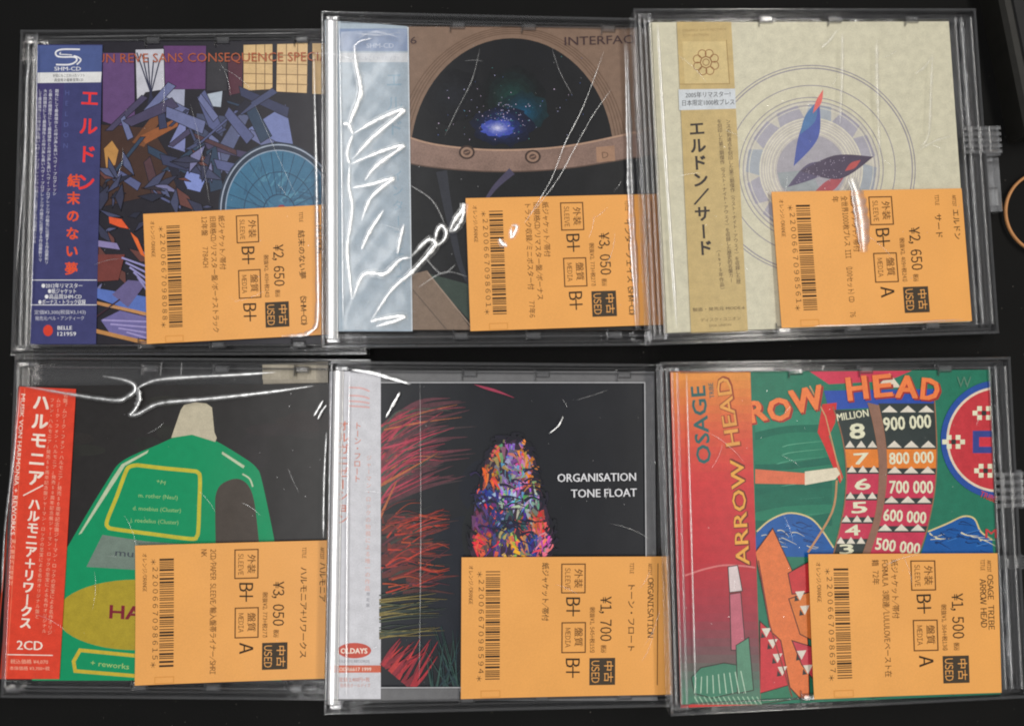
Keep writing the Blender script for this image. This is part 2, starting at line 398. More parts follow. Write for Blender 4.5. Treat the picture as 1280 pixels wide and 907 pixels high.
for i, M in enumerate(FR):
    root = empty("cd_case", M); tag(root, CASE_LABEL[i], "CD case", "clear CD cases laid out in two rows"); cases.append(root)
    X, Y = CW / 2, CH / 2; t = 0.0012
    # base tray: thin floor and low walls
    p = Print(M)
    p.box(-X + .0008, X - .0008, -Y + .0008, Y - .0008, 0.0, 0.0010, CLEAR_BASE)
    for a in ((-X + .0016, X - .0016, -Y + .0016, -Y + .0026), (-X + .0016, X - .0016, Y - .0026, Y - .0016), (X - .0026, X - .0016, -Y + .003, Y - .003)):
        p.box(*a, 0.0011, T - 0.0024, CLEAR_RIM)
    p.build("base_tray", root)
    # dark disc tray under the sleeve
    p = Print(M); p.box(-X + .014, X - .014, -Y + .016, Y - .016, 0.0012, T - 0.0048, DARK_TRAY, .001); p.build("disc_tray", root)
    # lid rim: the four outer walls of the lid
    p = Print(M)
    p.box(-X, X, Y - t, Y, 0.0012, T, CLEAR_RIM); p.box(-X, X, -Y, -Y + t, 0.0012, T, CLEAR_RIM)
    p.box(-X, -X + t, -Y + t, Y - t, 0.0012, T - .0001, CLEAR_RIM); p.box(X - t, X, -Y + t, Y - t, 0.0012, T - .0001, CLEAR_RIM)
    # inner lip of the lid
    e = 0.0040
    p.box(-X + .008, X - e, Y - e - .0007, Y - e, T - .0040, T - .0006, CLEAR_RIM); p.box(-X + .008, X - e, -Y + e, -Y + e + .0007, T - .0040, T - .0006, CLEAR_RIM)
    p.box(X - e - .0007, X - e, -Y + e + .001, Y - e - .001, T - .0040, T - .0006, CLEAR_RIM)
    for xx in (-0.018, 0.012, 0.046):
        for sy in (-1, 1):
            p.box(xx - .0028, xx + .0028, sy * (Y - .0046) - .0014, sy * (Y - .0046) + .0014, T - .0030, T - .0004, CLEAR_RIM, .0006)
            p.box(xx - .0034, xx - .0030, sy * (Y - .0050) - .0024, sy * (Y - .0050) + .0024, T - .0030, T - .0003, CLEAR_RIM, .0002)
    p.build("lid_rim", root)
    # ribbed spine along the left edge
    p = Print(M)
    ribs = [(.0031, .0008), (.0058, .0009)] if i == 0 else [(.0012, .0006)] if i == 3 else [(.0012, .0005), (.0043, .0025)] if i == 1 else [(.0012, .0005), (.0034, .0021)] if i == 4 else [(.0026, .0008), (.0048, .0007), (.0069, .0009)]
    for dx, r in ribs:
        p.rod([Vector((-X + dx, -Y + .004 + (CH - .008) * k / 6, T - (.0008 if r > .002 else .0010 + r * .6))) for k in range(7)], r, GLARE_RIB if i in (1, 4) and r > .002 else CLEAR_RIB, .16 if r > .002 else .6, 12)
    for sy in (-1, 1):
        p.box(-X + .0018, -X + .0075, sy * (Y - .0030) - .0012, sy * (Y - .0030) + .0012, T - .0040, T - .0004, CLEAR_RIM, .0006)
    p.build("spine", root)
    # the flat clear pane of the lid
    p = Print(M); p.face([Vector((-X + .0013, -Y + .0013, T - .0002)), Vector((X - .0013, -Y + .0013, T - .0002)), Vector((X - .0013, Y - .0013, T - .0002)), Vector((-X + .0013, Y - .0013, T - .0002))], p.m(pane_m)); p.build("lid_pane", root)
    # right-hand rails with the two hinge clips
    p = Print(M)
    for dx, r in ((.0068, .0006), (.0095, .0006), (.0026, .0008)):
        p.rod([Vector((X - dx, -Y + .004 + (CH - .008) * k / 6, T - .0010)) for k in range(7)], r, CLEAR_RIB, 1.0, 8)
    p.build("side_rail", root)
    def clip_at(y0, y1, out):
        h = Print(M)
        h.box(X + .0001, X + out, y0, y1, 0.0012, T - .0018, CLEAR_RIM, .0010)
        n = 5
        for k in range(n):
            yy = y0 + (y1 - y0) * (k + .5) / n
            h.box(X - .0085, X + out - .0006, yy - (y1 - y0) / n * .32, yy + (y1 - y0) / n * .32, T - .0017, T - .0004, CLEAR_RIB, .0006)
        for k in range(3):
            h.rod([Vector((X - .006 + k * .004, y0 + .001, T - .0008)), Vector((X - .006 + k * .004, y1 - .001, T - .0008))], .0007, CLEAR_RIB, 1.0, 8)
        h.build("hinge_clip", root)
    if i == 2:
        a = unproject(1226, 155, M, T).y; b = unproject(1226, 192, M, T).y; clip_at(b, a, .0082)
        b2 = unproject(1232, 262, M, T).y
        h = Print(M); h.box(X + .0002, X + .0080, b2, b - .0006, 0.0012, T - .0030, CLEAR_RIM, .0008)
        h.box(X + .0010, X + .0050, b2 + .002, b2 + .010, T - .0029, T - .0012, CLEAR_RIB, .0006); h.build("hinge_clip", root)
    if i == 5:
        a = unproject(1265, 588, M, T).y; b = unproject(1268, 637, M, T).y; clip_at(b, a, .0040)
        a = unproject(1268, 694, M, T).y; b = unproject(1270, 712, M, T).y; clip_at(b, a, .0020)

# ------------------------------------------------------------------ price slips
BLACKISH = ink((60, 42, 22), 0.6, 0.1, gain=0.8)
BROWN = ink((98, 62, 28), 0.6, 0.2)
PAPER = ink((236, 168, 91), 0.4, 0.09, 38.0, 0.35)
FAINT = ink((216, 148, 74), 0.55, 0.03)
def code_bars(seed):
    rnd = random.Random(seed); out = []; y = 0.0
    while y < 1:
        w = rnd.choice((1, 1, 1, 2.2)) / 118; g = rnd.choice((1, 1, 1.6, 2.2)) / 118
        if y + w < 1: out.append((y, y + w))
        y += w + g
    return out
SLIPS = [
 dict(q=[(180, 268), (412, 255.5), (417, 417.5), (185, 430)], label="orange price slip for 2,650 yen on the purple and blue collage sleeve's case", price="¥2,650", ex="(税抜¥2,409+税241)", md="B+", code="*2200667098088*",
      d=["紙ジャケット/帯付", "旧規格CD/リマスター盤/ボーナストラック", "12年盤   7784CH"], ti="結末のない夢   (SHM-CD)", ar="HELDON"),
 dict(q=[(582, 248), (838, 242), (847, 405), (588, 414)], label="orange price slip for 3,050 yen under crinkled film, on the tan arch sleeve's case", price="¥3,050", ex="(税抜¥2,773+税277)", md="B+", code="*2200667098601*",
      d=["紙ジャケット/帯付", "旧規格CD/リマスター盤/ボーナス", "トラック収録/ミニポスター付   77年6"], ti="インターフェイス(SHM-CD)", ar="HELDON"),
 dict(q=[(964, 240), (1202, 235.5), (1215, 401), (976, 410)], label="orange price slip for 2,650 yen on the cream ringed sleeve's case", price="¥2,650", ex="(税抜¥2,409+税241)", md="A", code="*2200667098561*",
      d=["紙ジャケット/帯付", "全世界1000枚プレス III  (100セット)CD   76", "年"], ti="サード", ar="エルドン"),
 dict(q=[(170, 681), (424, 674.5), (422, 847), (170, 855)], label="orange price slip for 3,050 yen on the green bottle sleeve's case", price="¥3,050", ex="(税抜¥2,773+税277)", md="A", code="*2200667098615*",
      d=["2CD/PAPER SLEEVE/輸入盤帯ライナー/SHRI", "NK"], ti="ハルモニア+リワークス", ar="ハルモニア"),
 dict(q=[(577, 696), (838, 695), (837, 867.5), (576, 872)], label="orange price slip for 1,700 yen on the white-banded black sleeve's case", price="¥1,700", ex="(税抜¥1,545+税155)", md="B+", code="*2200667098594*",
      d=["紙ジャケット/帯付"], ti="トーン・フロート", ar="ORGANISATION"),
 dict(q=[(1010, 692), (1247, 691), (1252, 865), (1016, 872)], label="orange price slip for 1,500 yen on the green number column sleeve's case", price="¥1,500", ex="(税抜¥1,364+税136)", md="A", code="*2200667098697*",
      d=["紙ジャケット/帯付", "FORMULA 3関連/LULULOVEベースト在", "籍 72年"], ti="ARROW HEAD", ar="OSAGE TRIBE"),
]
for i, sl in enumerate(SLIPS):
    M = FR[i]; p = Print(M, Z_SLIP); q = sl["q"]; TL, TR, BR, BL = q; G = 14
    mi = p.m(PAPER); gp = {}
    for zz in (Z_SLIP, Z_SLIP - .0001):
        for a in range(G + 1):
            for b in range(G + 1):
                u, v = b / G, a / G
                gp[zz, a, b] = len(p.v); p.v.append(tuple(unproject((TL[0] * (1 - u) + TR[0] * u) * (1 - v) + (BL[0] * (1 - u) + BR[0] * u) * v, (TL[1] * (1 - u) + TR[1] * u) * (1 - v) + (BL[1] * (1 - u) + BR[1] * u) * v, M, zz)))
        for a in range(G):
            for b in range(G): p.smooth.add(len(p.f)); p.f.append((gp[zz, a, b], gp[zz, a + 1, b], gp[zz, a + 1, b + 1], gp[zz, a, b + 1])); p.mi.append(mi)
    for k in range(G):
        for A, B in (((k, 0), (k + 1, 0)), ((k, G), (k + 1, G)), ((0, k), (0, k + 1)), ((G, k), (G, k + 1))):
            p.face([Vector(p.v[gp[z_, c_[0], c_[1]]]) for z_, c_ in ((Z_SLIP, A), (Z_SLIP, B), (Z_SLIP - .0001, B), (Z_SLIP - .0001, A))], mi)
    p.z += 1.4e-5
    o0 = unproject(TL[0], TL[1], M, Z_SLIP); o1 = unproject(TR[0], TR[1], M, Z_SLIP); o2 = unproject(BL[0], BL[1], M, Z_SLIP)
    def bend(x, y, z, o0=o0, wx=(o1 - o0).length, hy=(o0 - o2).length, i=i):
        u = max(0, min(1, (x - o0.x) / wx)); v = max(0, min(1, (o0.y - y) / hy)); c = (1 - u) ** 3
        return (x, y, z + c * (.0006 * v ** 2 + .0005 * (1 - v) ** 3 * (i % 3 == 0) + .00025) + (.0003 * (v ** 4) * (1 - u) if i in (0, 3, 5) else 0))
    p.bend = bend
    hgt = math.hypot(BL[0] - TL[0], BL[1] - TL[1]); wid = math.hypot(TR[0] - TL[0], TR[1] - TL[1]) / hgt
    def U(u, v):
        a = u / wid
        return (TL[0] + (TR[0] - TL[0]) * a + ((BL[0] - TL[0]) * (1 - a) + (BR[0] - TR[0]) * a) * v, TL[1] + (TR[1] - TL[1]) * a + ((BL[1] - TL[1]) * (1 - a) + (BR[1] - TR[1]) * a) * v)
    def tx(body, u, v0, v1, h, mat=BLACKISH, bold=0.02): p.mono(body, U(u, v0), U(u, v1), h * hgt, mat, bold)
    def rect(u0, u1, v0, v1, mat): p.poly([U(u0, v0), U(u1, v0), U(u1, v1), U(u0, v1)], mat)
    def frame(u0, u1, v0, v1, w, mat):
        rect(u0, u1, v0, v0 + w, mat); rect(u0, u1, v1 - w, v1, mat); rect(u0, u0 + w, v0 + w, v1 - w, mat); rect(u1 - w, u1, v0 + w, v1 - w, mat)
    tx("オレンジ/ORANGE", .052, .055, .335, .030, BROWN)
    n = len(sl["code"])
    for k, ch in enumerate(sl["code"]):
        v = .095 + (k + .5) / n * .79
        tx(ch, .122 if ch != '*' else .108, v - .019, v + .019, .040, BLACKISH, 0.0)
    for a, b in code_bars(i * 7 + 3): rect(.172, .275, .10 + a * .785, .10 + b * .785, BLACKISH)
    frame(.14, .28, .945, 1.0 - .004, .006, FAINT)
    for k, line in enumerate(sl["d"]):
        L = min(.92, .05 * sum(1.0 if ord(c) > 255 else .55 for c in line))
        tx(line, (.575 if len(sl["d"]) != 2 else .535) - .066 * k, .04, .04 + L * .98, .043, BROWN if i != 4 else BLACKISH, 0.012)
    frame(.708, .882, .048, .262, .0085, BROWN); frame(.712, .886, .468, .690, .0085, BROWN)
    tx("外装", .805, .085, .225, .052, BROWN, .02); tx("SLEEVE", .735, .078, .236, .040, BROWN, .004)
    tx("盤質", .808, .505, .645, .052, BROWN, .02); tx("MEDIA", .738, .510, .648, .040, BROWN, .004)
    tx("B+", .740, .285, .420, .108, BLACKISH, .03)
    if sl["md"] == "A": tx("A", .744, .725, .800, .108, BLACKISH, .03)
    else: tx("B+", .740, .722, .860, .108, BLACKISH, .03)
    tx(sl["price"], .985, .285, .610, .086, BLACKISH, .02); tx("(税込)", .995, .625, .700, .034, BROWN)
    tx(sl["ex"], .915, .345, .705, .032, BROWN)
    for k in range(6):
        for r in range(6): p.poly([U(.912 + .0305 * k, .728 + .0324 * r), U(.912 + .0305 * (k + 1), .728 + .0324 * r), U(.912 + .0305 * (k + 1), .728 + .0324 * (r + 1)), U(.912 + .0305 * k, .728 + .0324 * (r + 1))], ink((66, 56, 44), .6, .1), step=False)
    p.z += 1.2e-5
    tx("中古", 1.020, .745, .905, .056, PAPER, 0.012); tx("USED", .925, .745, .905, .060, PAPER, 0.0)
    tx("TITLE", 1.195, .045, .125, .030, BROWN); L = .063 * sum(1.0 if ord(c) > 255 else .55 for c in sl["ti"])
    tx(sl["ti"], 1.185, .185, .185 + min(.76, L), .046, BLACKISH, .02)
    if True:
        ua = min(1.325, wid - .075)
        tx("ARTIST", ua, .05, .135, .028, BROWN); L = .058 * sum(1.0 if ord(c) > 255 else .62 for c in sl["ar"])
        tx(sl["ar"], ua - .003, .155, .155 + L, .044, BLACKISH, .02)
        if wid > 1.42: rect(1.392, 1.398, .05, .93, BROWN)
    c = U(wid / 2, .5); sh = unproject(c[0], c[1], M, Z_SLIP)
    o = p.build("price_slip", None, M, (sh.x, sh.y, sh.z)); tag(o, sl["label"], "price slip", "orange price slips on the cases")

# ------------------------------------------------------------------ album sleeves
SLEEVE_LABEL = ["card album sleeve printed with purple, blue and teal shapes beside a navy paper band",
                "black and tan album sleeve with a blue glow under an arch, pale blue band",
                "cream album sleeve printed with thin concentric rings, tan paper band",
                "black album sleeve printed with a green bottle and yellow oval, red band",
                "black album sleeve with red streaks and a multicoloured patch, white paper band",
                "green album sleeve with columns of numbers and an orange to red band"]
def sleeve(i, quad, base):
    root = empty("album_sleeve", FR[i]); tag(root, SLEEVE_LABEL[i], "album sleeve", "album sleeves inside the clear cases")
    p = Print(FR[i], Z_COVER, quad); p.slab(quad, Z_COVER - .0028, Z_COVER, ink(base)); p.up(3)
    return root, p
def obi(i, quad, base):
    p = Print(FR[i], Z_OBI); p.slab(quad, Z_COVER + .00035, Z_OBI, ink(base) if isinstance(base, tuple) else base); p.up(3)
    return p
rnd = random.Random(11)

# 1 --- purple and blue collage
root, p = sleeve(0, [(100, 52), (452, 50), (450, 430), (92, 430)], (40, 38, 46))
p.outline = (1.0, (34, 30, 40))
for pts, c in [([(128, 66), (168, 66), (169, 150), (156, 162), (128, 152)], (100, 74, 118)),
               ([(204, 57), (258, 57), (257, 112), (205, 112)], (98, 62, 110)),
               ([(259, 70), (284, 70), (284, 114), (258, 114)], (56, 55, 60)),
               ([(284, 70), (304, 70), (303, 116), (286, 120)], (86, 50, 62)),
               ([(169, 62), (205, 61), (206, 112), (182, 116), (171, 132)], (196, 196, 206)),
               ([(304, 56), (341, 55), (341, 112), (304, 114)], (214, 182, 134)),
               ([(346, 55), (385, 54), (384, 117), (345, 115)], (216, 184, 138)),
               ([(390, 54), (440, 54), (440, 119), (390, 118)], (212, 178, 130)),
               ([(120, 155), (190, 160), (235, 235), (122, 260)], (70, 50, 44))]:
    p.poly(pts, c)
p.outline = None; p.up()
for x in (320, 331): p.stroke([(x, 56), (x, 113)], 1.0, (120, 92, 66))
for x in (358, 372): p.stroke([(x, 55), (x, 116)], 1.0, (120, 92, 66))
for y in (68, 79, 92, 104):
    p.stroke([(304, y), (341, y + 1)], 1.0, (130, 100, 70)); p.stroke([(346, y + 1), (385, y + 2)], 1.0, (130, 100, 70))
for a in range(5): p.stroke([(171 + a * 7, 66 + a * 3), (200 - a * 5, 150)], 1.6, (48, 50, 74))
p.up()
for pts, c in [([(200, 112), (231, 112), (230, 139), (200, 139)], (164, 168, 190)),
               ([(165, 178), (205, 126), (209, 137), (180, 184)], (118, 76, 52)),
               ([(176, 170), (224, 146), (222, 158), (182, 180)], (150, 92, 58)),
               ([(130, 186), (140, 176), (148, 188), (144, 206), (133, 212)], (186, 138, 82)),
               ([(233, 138), (231, 190), (210, 183)], (128, 134, 182)),
               ([(246, 142), (286, 146), (272, 186), (242, 182)], (72, 78, 104)),
               ([(256, 212), (298, 142), (312, 145), (266, 238)], (92, 98, 130)),
               ([(297, 170), (357, 131), (366, 180)], (120, 130, 178)),
               ([(211, 205), (236, 197), (231, 214), (208, 214)], (128, 150, 204)),
               ([(242, 194), (268, 197), (250, 240), (226, 234)], (132, 146, 206)),
               ([(258, 118), (278, 114), (276, 134), (258, 132)], (176, 186, 200))]:
    p.poly(pts, c)
p.up()
p.outline = (.8, (34, 32, 44))
for k in range(46):
    x, y = rnd.uniform(150, 330), rnd.uniform(124, 250); a = rnd.choice((.5, -.6, 1.2)) + rnd.uniform(-.3, .3); r = rnd.uniform(12, 40); w = rnd.uniform(1.5, 9)
    if x < 235 and y > 150 and rnd.random() < .5: continue
    c = rnd.choice([(74, 80, 112), (60, 64, 92), (92, 98, 138), (50, 52, 74), (76, 70, 98), (110, 116, 156), (84, 60, 66), (54, 70, 92), (40, 40, 54)])
    u, v = (math.cos(a), math.sin(a)), (-math.sin(a), math.cos(a))
    p.poly([(x + u[0] * r + v[0] * w, y + u[1] * r + v[1] * w), (x + u[0] * r * .9 - v[0] * w, y + u[1] * r * .9 - v[1] * w), (x - u[0] * r - v[0] * w * .6, y - u[1] * r - v[1] * w * .6), (x - u[0] * r * .8 + v[0] * w, y - u[1] * r * .8 + v[1] * w)], c)
p.outline = (.9, (30, 28, 38))
for k in range(84):
    x, y = rnd.uniform(122, 270), rnd.uniform(195, 430); a = rnd.uniform(0, 6.28); r = rnd.uniform(5, 22); w = rnd.uniform(.15, .45)
    c = rnd.choice([(44, 46, 62), (58, 60, 82), (88, 94, 128), (54, 48, 56), (104, 66, 62), (122, 122, 162), (72, 76, 104)])
    p.poly([(x + r * math.cos(a), y + r * math.sin(a)), (x + r * w * math.cos(a + 1.7), y + r * w * math.sin(a + 1.7)), (x - r * math.cos(a + .3), y - r * math.sin(a + .3)), (x + r * w * math.cos(a - 1.5), y + r * w * math.sin(a - 1.5))], c); p.up()
p.outline = None; p.disc((347, 262), 74, 84, (52, 62, 78), 48); p.up()
p.disc((349, 264), 68, 76, (66, 112, 142), 48); p.up()
p.ring((348, 263), 72, 82, 1.6, (168, 178, 196)); p.ring((348, 263), 66, 75, 1.4, (150, 166, 186)); p.up()
for k in range(60):
    a = rnd.uniform(0, 6.28); r = rnd.uniform(8, 50); l = rnd.uniform(8, 26)
    p.stroke([(349 + r * math.cos(a), 264 + r * 1.1 * math.sin(a)), (349 + (r + l * .7) * math.cos(a + .25), 264 + (r + l * .7) * 1.1 * math.sin(a + .25))], rnd.uniform(1.5, 7), ink(rnd.choice([(58, 100, 130), (74, 122, 150), (60, 98, 126), (84, 134, 160)]), .33, .25, 300), w1=.8)
for k in range(28):
    a = R_(k * 360 / 28 + 4); p.stroke([(349 + 20 * math.cos(a), 266 + 22 * math.sin(a)), (349 + 66 * math.cos(a), 264 + 74 * math.sin(a))], .7, (44, 66, 92))
p.ring((349, 264), 44, 49, 1.0, (48, 74, 100)); p.ring((349, 265), 20, 22, 1.2, (44, 66, 92)); p.disc((352, 262), 6, 6, (150, 60, 80), 14)
p.up()
for pts, c in [([(136, 271), (152, 274), (161, 286), (150, 284), (137, 279)], (224, 94, 56)),
               ([(163, 290), (172, 298), (182, 322), (176, 318)], (226, 110, 60)),
               ([(122, 318), (156, 318), (148, 350), (120, 352)], (116, 62, 58)),
               ([(120, 360), (190, 372), (190, 398), (120, 372)], (92, 116, 186)),
               ([(140, 368), (160, 350), (184, 352), (160, 384)], (104, 96, 140)),
               ([(126, 400), (150, 388), (190, 398), (186, 424), (140, 420)], (112, 106, 158)),
               ([(120, 300), (146, 304), (150, 312), (121, 308)], (140, 130, 176))]:
    p.poly(pts, c)
p.up()
for k in range(5): p.stroke([(152 + k * 5, 322 + k * 6), (186, 334 + k * 8)], 2.4, (150, 146, 196))
for k in range(4): p.stroke([(128 + k * 10, 400 + k * 5), (186, 402 + k * 7)], 2.0, (160, 150, 200))
p.up(); p.stroke([(119, 378), (190, 394)], 4, (192, 140, 92)); p.stroke([(118, 413), (190, 430)], 5, (188, 136, 84))
p.stroke([(120, 396), (150, 374)], 2.0, (60, 40, 50)); p.up()
p.text("UN REVE SANS CONSEQUENCE SPECIALE", (121, 78.5), (426, 76), 11.5, (172, 92, 62), .006)
p.build("cover", root)
q = [(47, 56), (128, 56), (120, 430), (38, 430)]
p = obi(0, q, (64, 66, 112))
p.poly([(47, 57), (128, 57), (127, 91), (47, 91)], (78, 92, 142)); p.poly([(47, 104), (80, 104), (72, 240), (43, 240)], (66, 60, 108))
p.up(); p.poly([(47, 91), (127, 90), (126, 103), (47, 104)], (226, 226, 226))
WHITE = (232, 232, 236); p.up()
p.stroke(smooth([(100, 62), (78, 62), (70, 65), (71, 70), (78, 71.5), (92, 71.5), (96, 74), (94, 78), (86, 81), (70, 81)], 5), 2.0, WHITE)
p.stroke(smooth([(92, 70), (98, 72), (101, 75.5), (96, 81)], 5), 1.8, WHITE); p.stroke(smooth([(76, 65.5), (75, 68), (84, 68.5), (90, 69)], 4), 1.2, WHITE)
p.text("SHM-CD", (68, 88.5), (101, 88.5), 5, WHITE, .03)
p.text("材質にもこだわったソフト", (66, 96.5), (106, 96), 3.2, (60, 60, 66), .01); p.text("高音質の最新音質CD", (68, 102), (104, 101.6), 3.2, (60, 60, 66), .02)
jp = "彼ら最大の問題作にして最高傑作との呼び声も高いヘヴィ・プログレッシヴの極北に位置する作品最新リマスター盤紙ジャケット仕様で登場"
for x0, x1, y0, y1 in ((71, 68, 114, 242), (63, 58, 114, 328), (56.5, 50, 114, 325), (50, 43, 114, 302)):
    n = int((y1 - y0) / 4.6); s0 = rnd.randrange(20); p.column((jp * 2)[s0:s0 + n], (x0, y0), (x1, y1), 4.4, (222, 222, 232), .012)
p.column("HELDON", (84, 116), (82, 182), 8, (86, 92, 146), .02)
p.column("エルドン", (111.5, 123), (106.5, 228), 22, (232, 62, 62), .035)
p.column("結末のない夢", (92, 226), (88.5, 336), 15.5, (228, 88, 56), .045)
p.stroke([(40, 350), (121, 350)], .9, WHITE); p.stroke([(39.5, 381), (121, 381)], .9, WHITE)
for k, (t, a, b) in enumerate((("●2012年リマスター", 52, 103), ("●紙ジャケット", 60, 95), ("●高品質SHM-CD", 56, 102), ("●ボーナス・トラック収録", 48, 107))):
    p.text(t, (a, 359.5 + k * 6.8), (b, 359.5 + k * 6.8), 4.8, WHITE, .02)
p.text("定価¥3,300(税抜¥3,143)", (43, 392.5), (107, 392), 4.4, (200, 200, 214), .01); p.text("発売元:ベル・アンティーク", (44, 400), (105, 399.5), 4.2, (200, 200, 214), .01)
p.disc((60, 413), 6, 7, (214, 70, 54)); p.text("BELLE", (72, 412), (90, 412), 5, WHITE, .03); p.text("121959", (72, 419.5), (95, 419.5), 5, WHITE, .03)
p.build("obi_strip", root)

# 2 --- tan frame, dark opening, blue glow
q = [(408, 33), (836, 35), (840, 412), (412, 412)]
root, p = sleeve(1, q, (128, 105, 90))
for k in range(4): p.ring((640, 195), 131 + k * 4, 153 + k * 2.5, 1.2, (104, 82, 68), 72); 
p.up()
dome = ell((640, 196), 127, 148, 72)
p.poly([(a, min(b, 205)) for a, b in dome], ink((25, 26, 30), .33, .3, 60)); p.up(2)
gl = random.Random(5)
def blob(cx, cy, rx, ry, c0, c1, n, jit):
    for k in range(n):
        t = k / (n - 1); f = (1 - t) ** 1.0
        c = tuple(int(c1[j] + (c0[j] - c1[j]) * t ** 1.4) for j in range(3))
        pts = [(cx + rx * f * (1 + gl.uniform(-jit, jit)) * math.cos(R_(a)), cy + ry * f * (1 + gl.uniform(-jit, jit)) * math.sin(R_(a))) for a in range(0, 360, 12)]
        p.poly(pts, ink(c, .3, .3, 500)); p.up()
blob(640, 122, 40, 40, (32, 72, 66), (26, 28, 31), 9, .10)
blob(655, 140, 30, 26, (28, 84, 120), (26, 44, 50), 8, .12)
blob(628, 158, 38, 25, (52, 74, 170), (26, 30, 48), 10, .14)
blob(622, 160, 20, 10, (226, 222, 240), (66, 80, 168), 7, .22)
p.clip = dome; blob(566, 120, 40, 34, (36, 38, 46), (26, 27, 31), 7, .12); p.clip = q
for k in range(150):
    a = gl.uniform(0, 6.28); r = abs(gl.gauss(0, 1)); x = 630 + 44 * r * math.cos(a); y = 146 + 34 * r * math.sin(a)
    if y < 176: p.disc((x, y), gl.uniform(.3, .8), gl.uniform(.3, .8), gl.choice([(180, 180, 220), (90, 110, 170), (210, 190, 220), (70, 130, 130)]), 6)
p.up()
top = smooth([(500, 168), (540, 180), (600, 187), (660, 187), (720, 181), (800, 164), (842, 152)], 6); bot = smooth([(842, 190), (800, 196), (720, 209), (660, 214), (600, 214), (540, 209), (500, 202)], 6)
p.poly([(500, 150)] + [(a, b - 1) for a, b in top[:3]] + [(500, 170)], (36, 36, 40)); p.up()
p.poly(bot[::-1] + [(842, 415), (500, 415)], ink((29, 30, 33), .33, .3, 80)); p.up()
p.poly(top + bot, ink((136, 112, 102), .33, .3, 120)); p.up()
p.stroke(top, 2.2, (176, 144, 124)); p.stroke(bot, 1.6, (92, 74, 66))
for x, y in ((583.5, 190.5), (666, 196)):
    p.up(); p.disc((x, y), 10, 8.6, (66, 52, 48)); p.up(); p.disc((x, y), 7.5, 6.4, (150, 122, 106)); p.up(); p.disc((x, y), 4.5, 3.6, (84, 66, 60)); p.up(); p.stroke([(x - 3, y + 1), (x + 3, y - 1)], 1.3, (150, 120, 104))
p.up(); p.poly([(745, 184), (768, 182), (769, 201), (746, 203)], (160, 126, 104)); p.up(); p.text("D", (753, 198), (761, 197), 8, (110, 86, 70), 0)
p.poly([(504, 345), (534, 338), (592, 415), (504, 415)], (126, 108, 94)); p.poly([(536, 342), (588, 356), (596, 410), (560, 372)], (58, 70, 64)); p.up()
p.stroke([(534, 340), (594, 414)], 1.6, (150, 132, 118)); p.stroke([(516, 362), (560, 414)], 1.2, (92, 80, 72))
p.stroke(smooth([(552, 214), (560, 260), (575, 330), (590, 360)], 5), 14, (50, 52, 60), w1=3)
p.stroke(smooth([(640, 214), (618, 235), (600, 262)], 5), 10, (74, 70, 92), w1=2)
p.up(); p.text("INTERFACE", (706, 57), (801, 54), 11, (66, 48, 50), .012); p.text("6", (513, 55), (521, 54.6), 9, (66, 48, 50), 0)
p.build("cover", root)
p = obi(1, [(406, 25), (509, 33), (515.5, 414), (411, 414)], (164, 178, 190))
p.poly([(424, 36), (509, 36), (510, 64), (424, 64)], (128, 146, 178)); p.poly([(424, 66), (510, 66), (510, 78), (424, 78)], (206, 208, 212)); p.up()
p.text("SHM-CD", (458, 60), (492, 60), 6, (190, 198, 214), .02); p.text("材質にもこだわったソフト", (440, 75), (500, 75), 4, (170, 174, 184), 0)
p.column("エルドン", (492, 100), (494, 190), 20, (140, 166, 184), .02); p.column("インターフェイス", (496, 220), (500, 350), 14, (140, 166, 184), .02)
p.stroke([(510, 34), (515, 413)], 1.4, (214, 220, 226)); p.build("obi_strip", root)

# 3 --- cream with rings
q = [(812, 28), (1186, 27), (1213, 402), (832, 416)]
root, p = sleeve(2, q, (206, 201, 178))
c0 = (1014, 212)
LV = (166, 163, 174); RG = (138, 132, 146); CR = (212, 207, 190)
for r, w in ((130, 1.1), (126.5, 1.3), (105, 1.0), (90, 1.0)): p.ring(c0, r, r, w, RG, 96)
p.up()
p.disc(c0, 86, 86, (196, 191, 180), 72); p.up()
for k in range(12):
    a = R_(k * 30 + 8)
    p.poly([(c0[0] + r * math.cos(a + d), c0[1] + r * math.sin(a + d)) for r, d in ((82, -.17), (82, .17), (64, .26), (64, -.26))], LV if k % 3 else (162, 168, 176))
p.up(); p.disc(c0, 64, 64, (190, 184, 178), 64); p.up()
for r in (85, 82.5, 80, 77.5): p.ring(c0, r, r, .8, RG if r in (85, 80) else CR, 96)
for r, w in ((64, 1.6), (60, 1.2), (57, 1.2), (54, 1.2), (50.5, 1.6), (46, 1.0)): p.ring(c0, r, r, w, CR, 80)
p.up(); p.disc(c0, 43, 43, (164, 160, 168), 56); p.up()
p.poly([(1014, 212), (972, 216), (976, 232), (1000, 254), (1030, 250)], (150, 156, 160)); p.up()
def leaf(a, b, w, bow, c):
    d = (b[0] - a[0], b[1] - a[1]); l = math.hypot(*d); n_ = (-d[1] / l, d[0] / l); m0 = ((a[0] + b[0]) / 2 + n_[0] * bow, (a[1] + b[1]) / 2 + n_[1] * bow)
    p.poly(smooth([a, (m0[0] + n_[0] * w, m0[1] + n_[1] * w), b], 8) + smooth([b, (m0[0] - n_[0] * w, m0[1] - n_[1] * w), a], 8)[1:-1], c); p.up()
leaf((1018, 240), (1056, 220), 7, 2, (168, 84, 92)); leaf((984, 234), (1052, 204), 10, -6, (92, 84, 110)); leaf((1000, 214), (1092, 196), 15, 4, (80, 70, 90))
leaf((992, 208), (1024, 124), 12, 4, (78, 92, 160)); leaf((1000, 168), (1022, 126), 7, 2, (84, 120, 166)); leaf((1016, 142), (1029, 112), 3.5, 1, (222, 110, 104)); leaf((1056, 214), (1076, 200), 4, 0, (180, 84, 84))
p.up()
